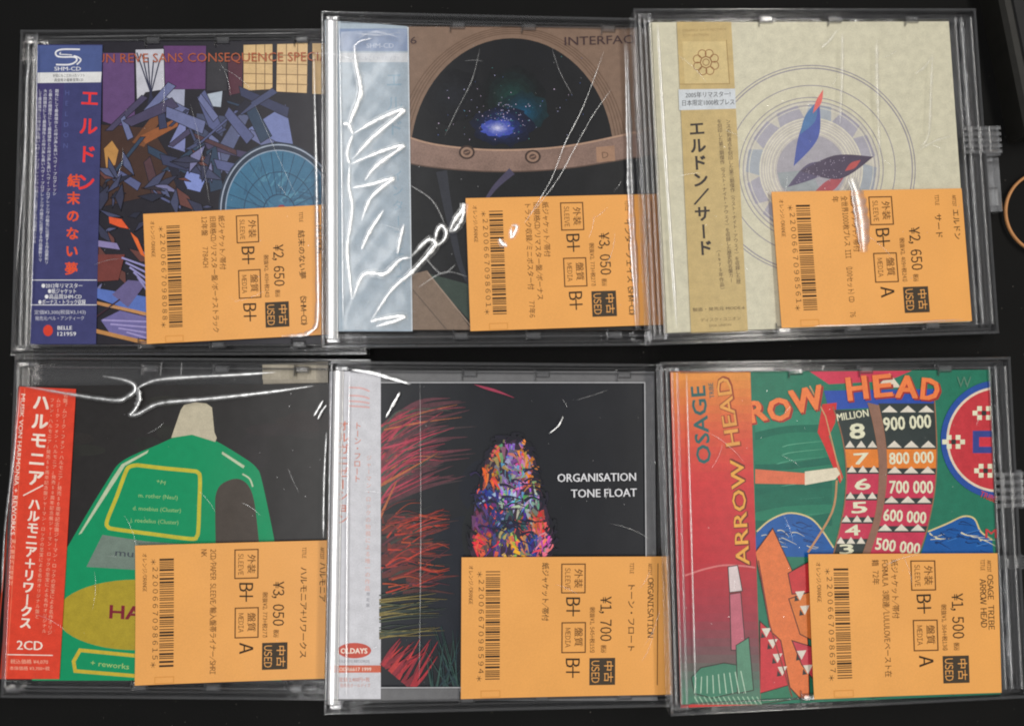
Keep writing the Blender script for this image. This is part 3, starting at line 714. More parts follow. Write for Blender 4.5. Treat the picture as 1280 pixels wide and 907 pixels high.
for k in range(70): p.disc((rnd.uniform(994, 1056), rnd.uniform(196, 228)), .6, .6, (170, 160, 180), 5)
p.build("cover", root)
p = obi(2, [(846, 27.5), (914, 27.5), (935, 414.5), (864, 416.5)], (194, 170, 118))
p.poly([(853, 52), (907, 52), (911, 104), (856, 105)], (206, 184, 132)); p.up()
p.stroke([(850, 105.5), (912, 105)], .8, (150, 120, 70)); p.stroke([(908, 50), (912, 105)], .8, (150, 120, 70)); p.up()
for k in range(8):
    a = R_(45 * k + 20); cc = (882.5 + 11.5 * math.cos(a), 78 + 11.5 * math.sin(a)); p.ring(cc, 5, 5, 1.1, (142, 98, 56), 18)
p.ring((882.5, 78), 7, 7, 1.1, (142, 98, 56), 24); p.ring((882.5, 78), 4, 4, 1.0, (142, 98, 56), 20)
p.text("STRANGE DAYS RECORDS", (853, 40), (908, 38), 3, (160, 132, 84), .0); p.text("COLLECTION", (854, 46), (886, 45), 3, (160, 132, 84), .0)
p.poly([(848, 112), (919, 111), (920, 136), (849, 138)], (204, 209, 214)); p.up()
p.text("2005年リマスター!", (857, 122), (913, 120.5), 5.6, (54, 54, 60), .015); p.text("日本限定1000枚プレス", (853, 132), (918, 130.5), 5.8, (54, 54, 60), .015)
p.column("エルドン／サード", (870.5, 161), (880.5, 310), 19, (44, 36, 34), .045)
jp3 = "新たなアンビエンスの到達点を刻印した第三期傑作（ラスト・ナイト・アウェイ）を収録した歴史的名盤カードアルバム"
for (a, b), (c, d), n in (((910, 152), (923, 352), 36), ((899, 152), (914, 350), 36), ((898, 312), (903, 362), 9)):
    t = "（1975年作品）" if n == 9 else (jp3 * 2)[rnd.randrange(16):][:n]
    p.column(t, (a, b), (c, d), 5.6, (84, 66, 50), .012)
p.text("製造・発売元 MODE-6", (866, 389), (931, 386), 3.6, (90, 74, 52), .02); p.text("ディスク・ユニオン", (876, 402), (926, 399.5), 3.8, (120, 100, 66), .01); p.text("DISK UNION", (887, 408.5), (914, 407), 3, (120, 100, 66), 0)
p.build("obi_strip", root)

# 4 --- green bottle
q = [(28, 482), (452, 479), (448, 850), (2, 850)]
root, p = sleeve(3, q, (41, 39, 39))
GR = (30, 146, 98)
for k in range(26):
    x, y = rnd.uniform(90, 410), rnd.uniform(490, 670); p.poly(ell((x, y), rnd.uniform(10, 40), rnd.uniform(6, 26), 14), ink((42 + rnd.randrange(6), 40 + rnd.randrange(5), 41), .33, .3, 120)); p.up()
body = smooth([(40, 760), (84, 684), (112, 636), (138, 594), (146, 582), (156, 574), (172, 566), (196, 556), (216, 547), (228, 544), (240, 543), (254, 545), (270, 551), (286, 560), (302, 570), (314, 578), (321, 585), (326, 595), (336, 640), (345, 690), (350, 760), (352, 852)], 5)
p.poly(body + [(40, 852)], ink(GR, .25, .08)); p.up()
p.poly(smooth([(270, 700), (269, 640), (270, 617), (278, 604), (296, 598), (310, 606), (318, 628), (324, 680), (326, 700)], 5), (72, 64, 58)); p.up()
p.poly([(214, 547), (216, 541), (226, 512), (230, 506), (244, 502.5), (258, 504), (265, 509), (268, 540), (271, 547), (269, 552), (240, 543)], (192, 183, 160)); p.up()
PL = (188, 200, 170)
p.poly([(98, 668), (140, 598), (152, 580), (186, 562), (184, 566), (156, 582), (145, 600), (102, 666)], PL)
p.poly([(278, 564), (306, 582), (304, 585), (277, 567)], PL); p.stroke(smooth([(303, 592), (312, 598), (316, 608)], 4), 2, PL)
fr = smooth([(172, 581), (206, 585), (238, 588), (247, 590), (250, 598), (249, 632), (248, 660), (246, 670), (238, 673), (190, 667), (144, 661), (135, 658), (134, 650), (146, 620), (157, 590), (162, 583), (171, 581)], 4)[:-1]
p.stroke(fr, 4.8, (196, 186, 66), closed=True)
for t, a, b, y in (("+M", 195, 206, 603), ("m. rother (Neu!)", 173, 222, 621), ("d. moebius (Cluster)", 166, 226, 637), ("j. roedelius (Cluster)", 163, 223, 652)):
    p.text(t, (a, y), (b, y + 3), 5.2, (160, 196, 130), .006)
p.poly([(128, 668), (182, 676), (260, 682), (258, 716), (172, 712), (108, 708)], (116, 132, 122)); p.up()
p.text("musik von", (144, 694), (222, 701), 9, (70, 76, 84), .02)
p.disc((170, 768), 100, 44, (172, 152, 52), 48); p.up()
p.text("HARMONIA", (137, 772), (296, 780), 17, (126, 34, 50), .05)
p.stroke([(100, 812), (180, 820), (260, 828), (262, 848), (180, 845), (94, 838), (92, 826)], 4.5, (200, 176, 64), closed=True)
p.text("+ reworks", (113, 831), (161, 836), 7, (168, 196, 120), .01)
p.build("cover", root)
p = Print(FR[3], T - .0030); p.slab([(328, 455), (410, 452), (410, 478), (329, 480)], T - .0045, T - .0030, (150, 142, 128)); p.up(2)
for k in range(14):
    a = rnd.randrange(7) * 11 + 328; p.poly([(a, 455 + rnd.randrange(2) * 11), (a + 12, 455), (a + 12, 474), (a, 474)], ink((lambda g: (148 + g, 140 + g, 124 + g))(rnd.randrange(4) * 8), .5)); p.up()
p.build("paper_tab", root)
RED = (220, 72, 52)
p = obi(3, [(24, 483), (95, 486), (74, 848), (0, 848)], RED)
p.stroke([(24, 485), (-2, 790)], 1.6, (170, 60, 40)); p.stroke([(31, 485), (8, 846)], .7, (236, 130, 100)); p.up()
OW = (246, 228, 214); PK = (244, 178, 152)
p.text("MUSIK VON HARMONIA + REWORKS", (26.5, 492), (13, 668), 5.4, OW, .022)
p.column("輸入盤国内仕様帯付", (17, 676), (13, 728), 5, PK, .02)
p.column("ハルモニア", (51, 503), (44, 597), 20, OW, .05); p.stroke([(29, 619), (54, 606)], 1.5, OW)
p.column("ハルモニア＋リワークス", (42.5, 630), (31.5, 778), 14.5, OW, .05)
jp4 = "名盤「ムジーク・フォン・ハルモニア」発売50周年記念盤ジャーマン・ロックの至宝による名作オリジナル盤とリワーク集をカップリング"
for (a, b), (c, d), s in (((82, 494), (62, 790), 5.6), ((73, 500), (55, 788), 5.2), ((65, 500), (46, 770), 5.2)):
    n = int((d - b) / 6.2); p.column((jp4 * 2)[rnd.randrange(12):][:n], (a, b), (c, d), s, PK, .0)
p.text("2CD", (21, 811), (53, 812), 11.5, OW, .03); p.stroke([(9, 817.5), (66, 818.5)], 1.2, OW)
p.text("税込価格 ¥4,070", (13, 828.5), (60, 829), 4.6, PK, .02); p.text("本体価格 ¥3,700+税", (12, 836.5), (62, 837), 4, PK, .01)
p.build("obi_strip", root)

# 5 --- black with red streaks and a mosaic patch
q = [(412, 463), (818, 464), (822, 875), (412, 875)]
root, p = sleeve(4, q, (108, 108, 110))
art = [(440, 478.5), (805, 478.5), (808, 858), (440, 858)]
p.clip = art; p.poly([(436, 476), (812, 476), (812, 862), (436, 862)], ink((29, 31, 37), .33, .25, 60)); p.up()
for k in range(12):
    x, y = rnd.uniform(480, 640), rnd.uniform(500, 850); p.disc((x, y), rnd.uniform(20, 60), rnd.uniform(20, 50), ink(rnd.choice([(28, 32, 39), (30, 33, 37), (27, 31, 41)]), .33, .25, 80), 20); p.up()
def wisp(x0, y0, x1, y1, bow, w, c):
    xm, ym = (x0 + x1) / 2, (y0 + y1) / 2 + bow
    s = smooth([(x0, y0), (xm, ym), (x1, y1)], 5); p.stroke(s, w, ink(c, .35, .35, 300), w1=.3); p.up()
for k in range(40):
    y = rnd.uniform(500, 606); x0 = rnd.uniform(474, 490); wisp(x0, y + 26, x0 + rnd.uniform(50, 110), y - rnd.uniform(0, 12), rnd.uniform(-12, 0), rnd.uniform(6, 13), rnd.choice([(84, 50, 58), (70, 48, 54), (96, 54, 64), (60, 50, 54)]))
for k in range(40):
    y = rnd.uniform(645, 740); x0 = rnd.uniform(474, 510); wisp(x0, y, x0 + rnd.uniform(30, 70), y + rnd.uniform(-8, 8), rnd.uniform(-4, 4), rnd.uniform(6, 12), rnd.choice([(96, 46, 44), (78, 44, 44), (110, 50, 46), (62, 46, 48)]))
for k in range(80):
    y = rnd.uniform(505, 612); c = rnd.choice([(176, 66, 86), (164, 60, 78), (120, 62, 70), (176, 100, 66), (84, 60, 66), (70, 78, 70)])
    x1 = rnd.uniform(520, 586) - (y - 505) * .35; wisp(474, y + rnd.uniform(12, 44), x1, y - (y - 490) * .12, rnd.uniform(-14, 2), rnd.uniform(1.5, 4.5), c)
for k in range(80):
    y = rnd.uniform(640, 742); c = rnd.choice([(150, 54, 50), (168, 74, 48), (120, 50, 50), (96, 50, 60), (178, 60, 46), (60, 62, 58)])
    x0 = rnd.uniform(474, 530); wisp(x0, y, min(562, x0 + rnd.uniform(24, 56)), y + rnd.uniform(-22, 6), rnd.uniform(-9, 4), rnd.uniform(1.0, 3.2), c)
for k in range(34):
    y = rnd.uniform(742, 800); wisp(474, y, rnd.uniform(510, 560), y - rnd.uniform(0, 14), rnd.uniform(-3, 3), rnd.uniform(1.2, 3), rnd.choice([(58, 70, 62), (70, 78, 60), (50, 58, 56), (130, 116, 66)]))
for k in range(26):
    a = rnd.uniform(0, 1); wisp(474 + a * 40, 862 - (1 - a) * 34, 500 + a * 44 + rnd.uniform(-6, 10), 796 + rnd.uniform(0, 26), rnd.uniform(-4, 4), rnd.uniform(3, 7), rnd.choice([(164, 46, 56), (186, 58, 58), (140, 44, 56), (120, 40, 50)]))
for k in range(26): wisp(rnd.uniform(540, 576), 862, rnd.uniform(520, 580), rnd.uniform(780, 840), 2, rnd.uniform(1, 3), rnd.choice([(40, 66, 66), (52, 80, 74), (36, 54, 62)]))
p.poly(smooth([(592, 480), (618, 486), (643, 497), (630, 493), (606, 486), (592, 480)], 4), (160, 62, 86)); p.up()
# loose mosaic of coloured facets
mr = random.Random(21)
rows = [(545, 575, [(222, 128, 64), (206, 140, 90), (150, 150, 190), (214, 130, 180), (232, 140, 70)]), (575, 605, [(224, 108, 54), (214, 134, 72), (120, 120, 150), (150, 156, 196), (236, 136, 66)]),
        (605, 632, [(60, 60, 120), (70, 76, 140), (172, 180, 210), (120, 150, 140), (176, 176, 220)]), (632, 662, [(110, 60, 110), (56, 60, 110), (60, 96, 110), (210, 110, 80), (222, 96, 96)]),
        (662, 702, [(226, 96, 76), (90, 70, 130), (226, 176, 96), (60, 60, 140), (226, 130, 160)])]
lo = lambda y: 600 - 12 * math.sin((y - 545) / 155 * 3.1); hi = lambda y: 660 + 34 * math.sin(max(0, min(1, (y - 545) / 130)) * 1.5)
sil = smooth([(640, 546), (622, 552), (608, 572), (600, 600), (592, 640), (594, 700), (680, 700), (692, 676), (688, 650), (676, 610), (668, 570), (654, 548), (640, 546)], 6)
old, p.clip = p.clip, None
p.poly(sil, ink((58, 42, 60), .35, .3, 200))
def inside(x, y):
    c = False
    for (x0, y0), (x1, y1) in zip(sil, sil[1:]):
        if (y0 > y) != (y1 > y) and x < (x1 - x0) * (y - y0) / (y1 - y0) + x0: c = not c
    return c
done = 0
while done < 520:
    x, y = mr.uniform(590, 694), mr.uniform(548, 699)
    if not inside(x, y): continue
    pal = [r for r in rows if r[0] <= y + mr.uniform(-7, 7) < r[1]] or [rows[-1] if y > 620 else rows[0]]
    f = (x - lo(y)) / (hi(y) - lo(y) + 1); cl = pal[0][2]; k1 = cl[max(0, min(len(cl) - 1, int(f * len(cl) + mr.uniform(-.6, .6))))]
    k1 = tuple(int(v * mr.choice((.6, .8, .95, 1.05, 1.1)) // 6 * 6) for v in k1)
    a = mr.gauss(1.5 + .5 * math.sin(x * .11 + y * .05), .5); l = mr.uniform(6, 26) * (1.2 - done / 700); w = mr.uniform(3, 9.5) * (1.15 - done / 640)
    e = (x + l * math.cos(a), y + l * math.sin(a)); m2 = (x + l * .5 * math.cos(a) + mr.uniform(-3, 3), y + l * .5 * math.sin(a))
    if not inside(*e): continue
    p.stroke(smooth([(x, y), m2, e], 3), w, ink(k1, .35, .25, 400), w1=.5); done += 1
for k in range(90):
    t = mr.randrange(len(sil) - 1); x, y = sil[t]; cx, cy = 642, 630
    d = math.hypot(x - cx, y - cy); ux, uy = (x - cx) / d, (y - cy) / d; a = math.atan2(uy, ux) + 1.57 + mr.uniform(-.6, .6); l = mr.uniform(6, 20)
    x += ux * mr.uniform(-5, 3); y += uy * mr.uniform(-5, 3)
    if y > 690: continue
    p.stroke(smooth([(x - l / 2 * math.cos(a), y - l / 2 * math.sin(a)), (x + ux * 1.5, y + uy * 1.5), (x + l / 2 * math.cos(a), y + l / 2 * math.sin(a))], 3), mr.uniform(2, 6), ink(mr.choice([(29, 31, 37), (34, 32, 46), (30, 30, 40)]), .33, .25, 60), w1=.5)
for k in range(30):
    y = mr.uniform(585, 690); x = lo(y) + mr.uniform(-8, 70); p.stroke(smooth([(x, y), (x + mr.uniform(4, 12), y + mr.uniform(-6, 3)), (x + mr.uniform(14, 30), y + mr.uniform(-2, 8))], 3), mr.uniform(2, 5), ink(mr.choice([(36, 34, 58), (44, 36, 70), (32, 36, 52)]), .33, .25, 60), w1=.4)
p.clip = old
p.clip = None; p.up()
p.text("ORGANISATION", (697, 602), (795, 600.5), 10.5, (226, 226, 230), .03); p.text("TONE FLOAT", (714, 621.5), (796, 620), 10.5, (226, 226, 230), .03)
LG = (178, 178, 182); p.stroke([(476, 478), (806, 478), (809, 858)], 1.3, LG); p.stroke([(476, 859), (809, 858)], 1.3, LG)
p.build("cover", root)
p = obi(4, [(412, 464), (476, 464), (476, 873), (408, 873)], (206, 206, 212))
RR = (206, 116, 92); p.up()
p.column("オルガニゼーション", (429, 532), (428, 648), 13, RR, .03); p.column("トーン・フロート", (447, 532), (446, 598), 9, RR, .01)
p.column("ジャーマン・ロックの始祖による唯一の作品", (461, 572), (459, 735), 6.4, (216, 164, 152), .0); p.column("限定盤", (460, 742), (459.5, 756), 4.5, (120, 120, 130), 0)
for k, y in enumerate((484, 494, 501, 507)): p.stroke(smooth([(436, y), (452, y + 1), (462, y + 5 - k)], 4), 2, (218, 172, 170))
p.disc((443, 812.5), 21, 9.6, (196, 78, 62)); p.up(); p.text("OLDAYS", (426, 816), (459, 816), 6.6, OW, .05)
p.text("OLDAYS RECORDS", (424, 827.5), (462, 827.5), 3.4, (120, 116, 126), .0)
p.poly([(413, 831), (476, 831), (476, 840), (413, 840)], (206, 100, 74)); p.up(); p.text("ODR6617 1999", (424, 838), (464, 838), 4.6, OW, .02)
p.text("定価 2,400円+税", (424, 851), (462, 851), 4.4, (200, 130, 116), .01); p.text("発売元オールデイズ", (425, 858), (463, 858), 3.8, (200, 140, 126), 0)
p.build("obi_strip", root)

# 6 --- green with number columns
q = [(846, 464), (1237, 462), (1251, 867), (860, 884)]
root, p = sleeve(5, q, (38, 116, 92))
for k in range(14):
    y = 520 + k * 10; p.stroke(smooth([(944 + rnd.uniform(0, 30), y + 4), (985, y - 4), (1030, y - 9)], 4), rnd.uniform(.6, 1.6), rnd.choice([(80, 160, 132), (24, 84, 70), (100, 170, 140)]), w1=.3); p.poly(smooth([(944, y), (985, y - 6 + rnd.uniform(-6, 6)), (1040, y - 10)], 4) + [(1040, y + rnd.uniform(0, 8)), (944, y + 12)], ink(rnd.choice([(44, 124, 98), (34, 108, 88), (56, 134, 108), (30, 104, 86)]), .4, .15)); p.up()
BL = (26, 88, 160)
p.poly([(1030, 488), (1168, 486), (1168, 506), (1036, 512)], (42, 78, 168)); p.poly([(1012, 464), (1036, 480), (1110, 476), (1140, 463)], (202, 58, 84)); p.poly([(1096, 484), (1112, 466), (1126, 484)], (222, 210, 190)); p.up()
for pts in ([(940, 695), (946, 664), (962, 650), (984, 641), (1006, 644), (1022, 655), (1042, 684), (1042, 696)], [(1150, 696), (1160, 664), (1184, 654), (1204, 645), (1218, 648), (1226, 664), (1240, 674), (1242, 696)]):
    p.poly(pts, BL); p.up(); p.stroke(smooth(pts[1:-1], 4), 2.0, (214, 196, 140)); p.up()
for k in range(60):
    t = rnd.random(); x0 = rnd.choice((950, 1160)) + t * 66; y0 = 646 + abs(t - .5) * 40 + rnd.uniform(0, 24)
    p.stroke(smooth([(x0, y0), (x0 + rnd.uniform(4, 9), y0 + rnd.uniform(-2, 5)), (x0 + rnd.uniform(12, 22), y0 + rnd.uniform(0, 9))], 3), rnd.uniform(.8, 2.4), rnd.choice([(14, 54, 112), (18, 66, 132), (50, 112, 184), (222, 214, 180), (12, 44, 92)]), w1=.3)
for k in range(12): x = rnd.choice((955, 1165)) + rnd.uniform(0, 60); y = rnd.uniform(660, 690); p.stroke([(x, y), (x + rnd.uniform(8, 20), y - 4)], 1.2, rnd.choice([(14, 60, 120), (60, 120, 190)]))
p.up(); p.poly([(1028, 505), (1046, 503), (1044, 528), (1036, 545), (1054, 596), (1050, 604), (1030, 556), (1022, 540)], (204, 52, 52))
p.stroke([(1012, 482), (1032, 520), (1052, 600)], 1.6, (196, 150, 110)); p.stroke(smooth([(1046, 600), (1040, 640), (1010, 690)], 5), 2.6, (190, 140, 100)); p.up()
p.poly([(944, 586), (1006, 591), (1006, 605), (944, 604)], (218, 112, 80)); p.poly([(1006, 589), (1046, 584), (1050, 592), (1044, 599), (1006, 606)], (224, 214, 190)); p.up()
# number columns
L1 = smooth([(1041, 508), (1050, 535), (1056, 565), (1058, 600), (1054, 640), (1042, 692)], 8); R1 = smooth([(1085, 503), (1092, 530), (1098, 565), (1099, 600), (1094, 645), (1078, 694)], 8)
L2 = smooth([(1098, 506), (1104, 535), (1108, 570), (1107, 610), (1099, 655), (1086, 694)], 8); R2 = smooth([(1168, 498), (1170, 530), (1171, 570), (1168, 615), (1159, 660), (1148, 694)], 8)
def at(path, y):
    for a, b in zip(path, path[1:]):
        if a[1] <= y <= b[1]: t = (y - a[1]) / (b[1] - a[1] or 1); return (a[0] + (b[0] - a[0]) * t, y)
    return (path[-1][0], y) if y > path[-1][1] else (path[0][0], y)
DK, OR, PR = (46, 56, 56), (226, 130, 56), (196, 56, 84)
for Lp, Rp, cells in ((L1, R1, [(512, 553, DK), (553, 584, OR), (584, 617, PR), (617, 646, PR), (646, 673, PR), (673, 696, DK)]), (L2, R2, [(504, 553, DK), (553, 585, OR), (585, 622, PR), (622, 657, PR), (657, 696, PR)])):
    for a, b, c in cells:
        ys = [a + (b - a) * k / 4 for k in range(5)]
        p.poly([at(Lp, y) for y in ys] + [at(Rp, y) for y in ys[::-1]], c)
    p.up()
    for k, (a, b, c) in enumerate(cells):
        if k == 0 and Lp is L1: continue
        yy = a + (6 if k == 0 else 0)
        p.poly([at(Lp, yy), at(Rp, yy), at(Rp, yy + 8), at(Lp, yy + 8)], DK); p.up()
        for t in range(3):
            A, B = at(Lp, yy + 8), at(Rp, yy + 8); f = lambda u: (A[0] + (B[0] - A[0]) * u, yy + 8 - (2 if k else 3))
            m_ = f((t + .5) / 3); p.poly([f(t / 3 + .02), f(t / 3 + .31), (m_[0], m_[1] - 8.5)], (222, 214, 200))
        p.up()
for Lp in (L1, R1, L2, R2): p.stroke([x for x in Lp], 1.5, (150, 104, 80))
p.poly(R1 + L2[::-1], (140, 104, 88)); p.up()
CRM = (226, 224, 196)
p.text("MILLION", (1047, 526), (1086, 520), 9.5, CRM, .03)
for t, a, b, y, h in (("8", 1063, 1081, 548, 19), ("7", 1068, 1086, 580, 14), ("6", 1069, 1088, 612, 14), ("5", 1065, 1084, 641, 14), ("4", 1057, 1075, 669, 13), ("3", 1050, 1067, 692, 12)):
    p.text(t, (a, y), (b, y - 1), h, CRM, .05)
for t, a, b, y, h, d in (("900 000", 1105, 1164, 538, 17, -4), ("800 000", 1112, 1167, 580, 15, -2), ("700 000", 1112, 1166, 616, 16, 0), ("600 000", 1104, 1157, 650, 15, 4), ("500 000", 1094, 1149, 686, 15, 7)):
    p.text(t, (a, y), (b, y + d), h, CRM, .035)
# round emblem at the right edge
p.disc((1249, 549), 73, 74, (42, 80, 158), 64); p.up(); p.disc((1249, 549), 66, 66, (224, 206, 184), 64); p.up(); p.disc((1249, 549), 63, 63, (194, 58, 66), 64); p.up()
for x, y, s in ((1192, 552, 7), (1230, 516, 7), (1232, 588, 7)):
    for a, b in ((0, 0), (-1, -1), (-1, 1), (1, -1), (1, 1), (-2, 0), (2, 0)): p.poly([(x + a * s * .8 - 3, y + b * s * .8 - 3), (x + a * s * .8 + 3, y + b * s * .8 - 3), (x + a * s * .8 + 3, y + b * s * .8 + 3), (x + a * s * .8 - 3, y + b * s * .8 + 3)], CRM if (a, b) != (0, 0) else (50, 50, 48))
p.poly([(1216, 538), (1240, 538), (1240, 566), (1216, 566)], (58, 70, 140)); p.up(); p.poly([(1224, 546), (1240, 546), (1240, 558), (1224, 558)], (206, 58, 72))
p.text("W", (1196, 484), (1214, 484), 14, (90, 130, 110), 0); p.text("TRIBE", (1224, 620), (1244, 628), 8, (198, 64, 70), .02); p.text("M", (1232, 672), (1246, 672), 12, (198, 64, 70), .02); p.up()
# lower left shapes under the slip's edge
p.outline = (1.2, (60, 34, 34))
for pts, c in [([(944, 690), (966, 660), (990, 712), (1010, 800), (1012, 872), (984, 874), (960, 770)], (222, 120, 70)), ([(950, 776), (976, 800), (988, 862), (950, 872)], (200, 58, 66)), ([(985, 716), (1014, 700), (1014, 740), (990, 742)], (196, 56, 60)),
               ([(986, 748), (1016, 738), (1016, 800), (1000, 792)], (214, 122, 64)), ([(990, 800), (1016, 808), (1018, 850), (1002, 830)], (196, 66, 80)), ([(950, 866), (985, 856), (1000, 872), (950, 880)], (52, 120, 92))]:
    p.poly(pts, c); p.up()
p.outline = None
for x, y in ((958, 790), (966, 804), (972, 822), (978, 838), (1000, 744), (1006, 762), (1002, 818), (1010, 836)): p.poly([(x - 6, y - 5), (x + 6, y - 6), (x, y + 6)], (222, 214, 200)); p.poly([(x - 6, y - 1), (x - 1, y + 6), (x - 7, y + 7)], (50, 50, 50))
p.up(); p.stroke([(948, 700), (962, 780), (990, 870)], 1.6, (130, 60, 50))
for ch, a, b, y, h, d in (("R", 940, 959, 528, 27, -4), ("O", 962, 989, 526, 28, -3), ("W", 992, 1031, 517, 30, -8), ("H", 1061, 1085, 500, 29, -3), ("E", 1094, 1115, 496, 28, -2), ("A", 1120, 1146, 496, 28, 1), ("D", 1151, 1172, 498, 27, 2)):
    p.text(ch, (a + 1.5, y + 2.0), (b + 2.5, y + 2.0 + d), h, (160, 50, 46), .07); p.up(); p.text(ch, (a, y), (b, y + d), h, (236, 128, 74), .06); p.up()
p.build("cover", root)
p = obi(5, [(838, 464), (938, 464), (951, 880), (851, 884)], (200, 60, 60))
st = [(464, (222, 148, 72)), (500, (218, 122, 66)), (545, (212, 88, 64)), (600, (204, 60, 62)), (700, (188, 48, 58)), (770, (158, 56, 70)), (810, (120, 78, 84)), (850, (88, 112, 100)), (882, (74, 130, 104))]
n = 40
for k in range(n):
    y0 = 464.5 + 415.5 * k / n; y1 = 464.5 + 415.5 * (k + 1) / n; ym = (y0 + y1) / 2
    for (a, ca), (b, cb) in zip(st, st[1:]):
        if a <= ym <= b: t = (ym - a) / (b - a); c = tuple(ca[j] + (cb[j] - ca[j]) * t for j in range(3))
    xl = lambda y: 838.3 + 13 * (y - 464) / 418; xr = lambda y: 937.8 + 13 * (y - 464) / 416
    p.poly([(xl(y0), y0), (xr(y0), y0), (xr(y1), y1), (xl(y1), y1)], c)
p.up()
TE = (44, 98, 98)
p.text("OSAGE", (889, 578), (881, 482), 19, TE, .035, .74); p.text("TRIBE", (893, 497), (891, 478), 6, TE, .03)
p.text("ARROW", (938, 706), (930, 573), 18, (112, 40, 34), .10); p.text("HEAD", (926, 556), (913, 470), 19, (150, 66, 44), .10); p.up(2)
p.text("ARROW", (937, 705), (929, 574), 17.5, (232, 168, 78), .03); p.text("HEAD", (925, 555), (912, 471), 18.5, (226, 160, 84), .03); p.up()
p.stroke(smooth([(856, 719), (880, 711), (905, 706), (930, 707), (944, 709)], 4), 2.2, (212, 120, 120)); p.up()
p.outline = (1.1, (50, 44, 44))
for pts, c in [([(864, 846), (876, 834), (905, 828), (930, 832), (934, 862), (890, 872), (868, 866)], (70, 128, 104)), ([(912, 742), (926, 740), (932, 812), (914, 812)], (190, 104, 120)),
               ([(910, 708), (922, 706), (928, 738), (912, 740)], (216, 200, 200)), ([(920, 806), (936, 796), (942, 862), (922, 866)], (92, 140, 116))]: p.poly(pts, c); p.up()
p.outline = None
for k in range(9): p.stroke([(870 + k * 7, 846 - k), (868 + k * 8, 866)], 1.2, (180, 206, 184))
for k in range(14): p.stroke([(868 + k * 6, 870), (874 + k * 6, 880)], 1.4, (156, 190, 164))
p.build("obi_strip", root)

# ------------------------------------------------------------------ film wrapped round the cases
def film(i, name, items):
    if name == "film_edge" and len(items) > 1:
        for it in items: film(i, name, [it])
        return
    p = Print(FR[i])
    for k, it in enumerate(items):
        if len(it) < 4 and name == "film_crease" and i in (1, 2, 3):
            ridge(p, it[0], it[1] * 2.4, (it[2] if len(it) > 2 else it[1]) * 2.0, FILM_FAINT, .1, Z_FILM - .00012, seed=k, wob=.1)  # no fold of its own: wide ridge added as a soft halo of glare
    for k, it in enumerate(items): ridge(p, it[0], it[1], it[2] if len(it) > 2 else None, it[3] if len(it) > 3 else GLARE_CREASE, it[4] if len(it) > 4 else .3, seed=k, wob=.3)
    return p.build(name, cases[i])
film(0, "film_edge", [([(392, 70), (395, 200), (397, 340), (397, 395), (393, 410), (380, 418), (352, 420)], 2.2, 1.2, FILM_EDGE), ([(46, 40), (44, 200), (37, 430)], 1.0, .4, FILM_EDGE)])
film(0, "film_crease", [([(40, 70), (33, 100), (31, 180), (26, 260), (20, 340)], .9, .3, FILM_EDGE), ([(262, 255), (250, 180), (238, 130)], .35, .15, FILM_FAINT), ([(318, 130), (345, 190), (372, 250)], .35, .15, FILM_FAINT), ([(60, 47), (200, 44), (390, 41)], .7, .3, FILM_FAINT)])
film(1, "film_edge", [([(783, 55), (786, 160), (789, 260), (793, 330), (797, 412)], 3.2, 1.8, FILM_EDGE), ([(424, 26), (427, 200), (429, 415)], 1.1, .6, FILM_EDGE)])
film(1, "film_crease", [
  ([(443, 56), (445, 80), (450, 104), (450, 120), (440, 146), (436, 158)], 1.9, .7), ([(428, 155), (436, 156), (441, 168)], 1.4, .5),
  ([(441, 168), (468, 152), (500, 138), (500, 143), (466, 172), (441, 199)], 1.8, 1.0), ([(441, 168), (434, 190), (437, 205)], 1.2, .6),
  ([(437, 206), (470, 192), (501, 182), (500, 186), (470, 208), (456, 226)], 1.6, .9), ([(437, 206), (436, 232), (440, 262), (434, 310), (437, 345), (440, 375)], 1.3, .6),
  ([(440, 235), (466, 230), (492, 223), (478, 234), (462, 250), (452, 276)], 1.5, .7), ([(441, 374), (452, 346), (466, 341), (482, 342), (500, 325), (514, 322)], 1.7, .8),
  ([(452, 312), (462, 290), (480, 262)], 1.4, .5), ([(497, 318), (500, 300), (505, 280)], 1.3, .5),
  ([(514, 321), (530, 304), (538, 299), (544, 303), (542, 310), (515, 340), (490, 362), (463, 402)], 1.6, .9), ([(544, 303), (546, 290), (552, 282), (558, 290), (555, 300), (545, 308)], 1.2, .7),
  ([(562, 290), (568, 276), (578, 262), (580, 254), (578, 272), (570, 286), (562, 290)], 1.6, .9), ([(463, 402), (480, 398), (504, 395), (498, 400), (470, 408)], 1.6, .8),
  ([(639, 282), (646, 283), (642, 294), (639, 296), (639, 283)], 1.2, .8), ([(624, 298), (628, 304), (634, 308)], 1.4, .6),
  ([(755, 64), (742, 100), (726, 140), (706, 180), (690, 222), (668, 260), (655, 280)], .5, .2, FILM_EDGE), ([(764, 112), (740, 146), (716, 190), (696, 226), (664, 268)], .45, .2, FILM_EDGE),
  ([(466, 48), (450, 52), (443, 58)], 1.2, .5, FILM_EDGE), ([(446, 42), (478, 44), (505, 40)], 1.0, .4, FILM_FAINT), ([(448, 48), (470, 40), (500, 47)], 1.0, .4, FILM_FAINT),
  ([(600, 60), (590, 100), (570, 140), (556, 170)], .5, .2, FILM_FAINT), ([(690, 60), (700, 90), (716, 120)], .4, .2, FILM_FAINT), ([(530, 320), (552, 342), (570, 330)], 1.0, .4, FILM_FAINT), ([(510, 230), (540, 250), (556, 280)], .8, .3, FILM_FAINT), ([(522, 360), (556, 340), (585, 346)], .8, .3, FILM_FAINT)])
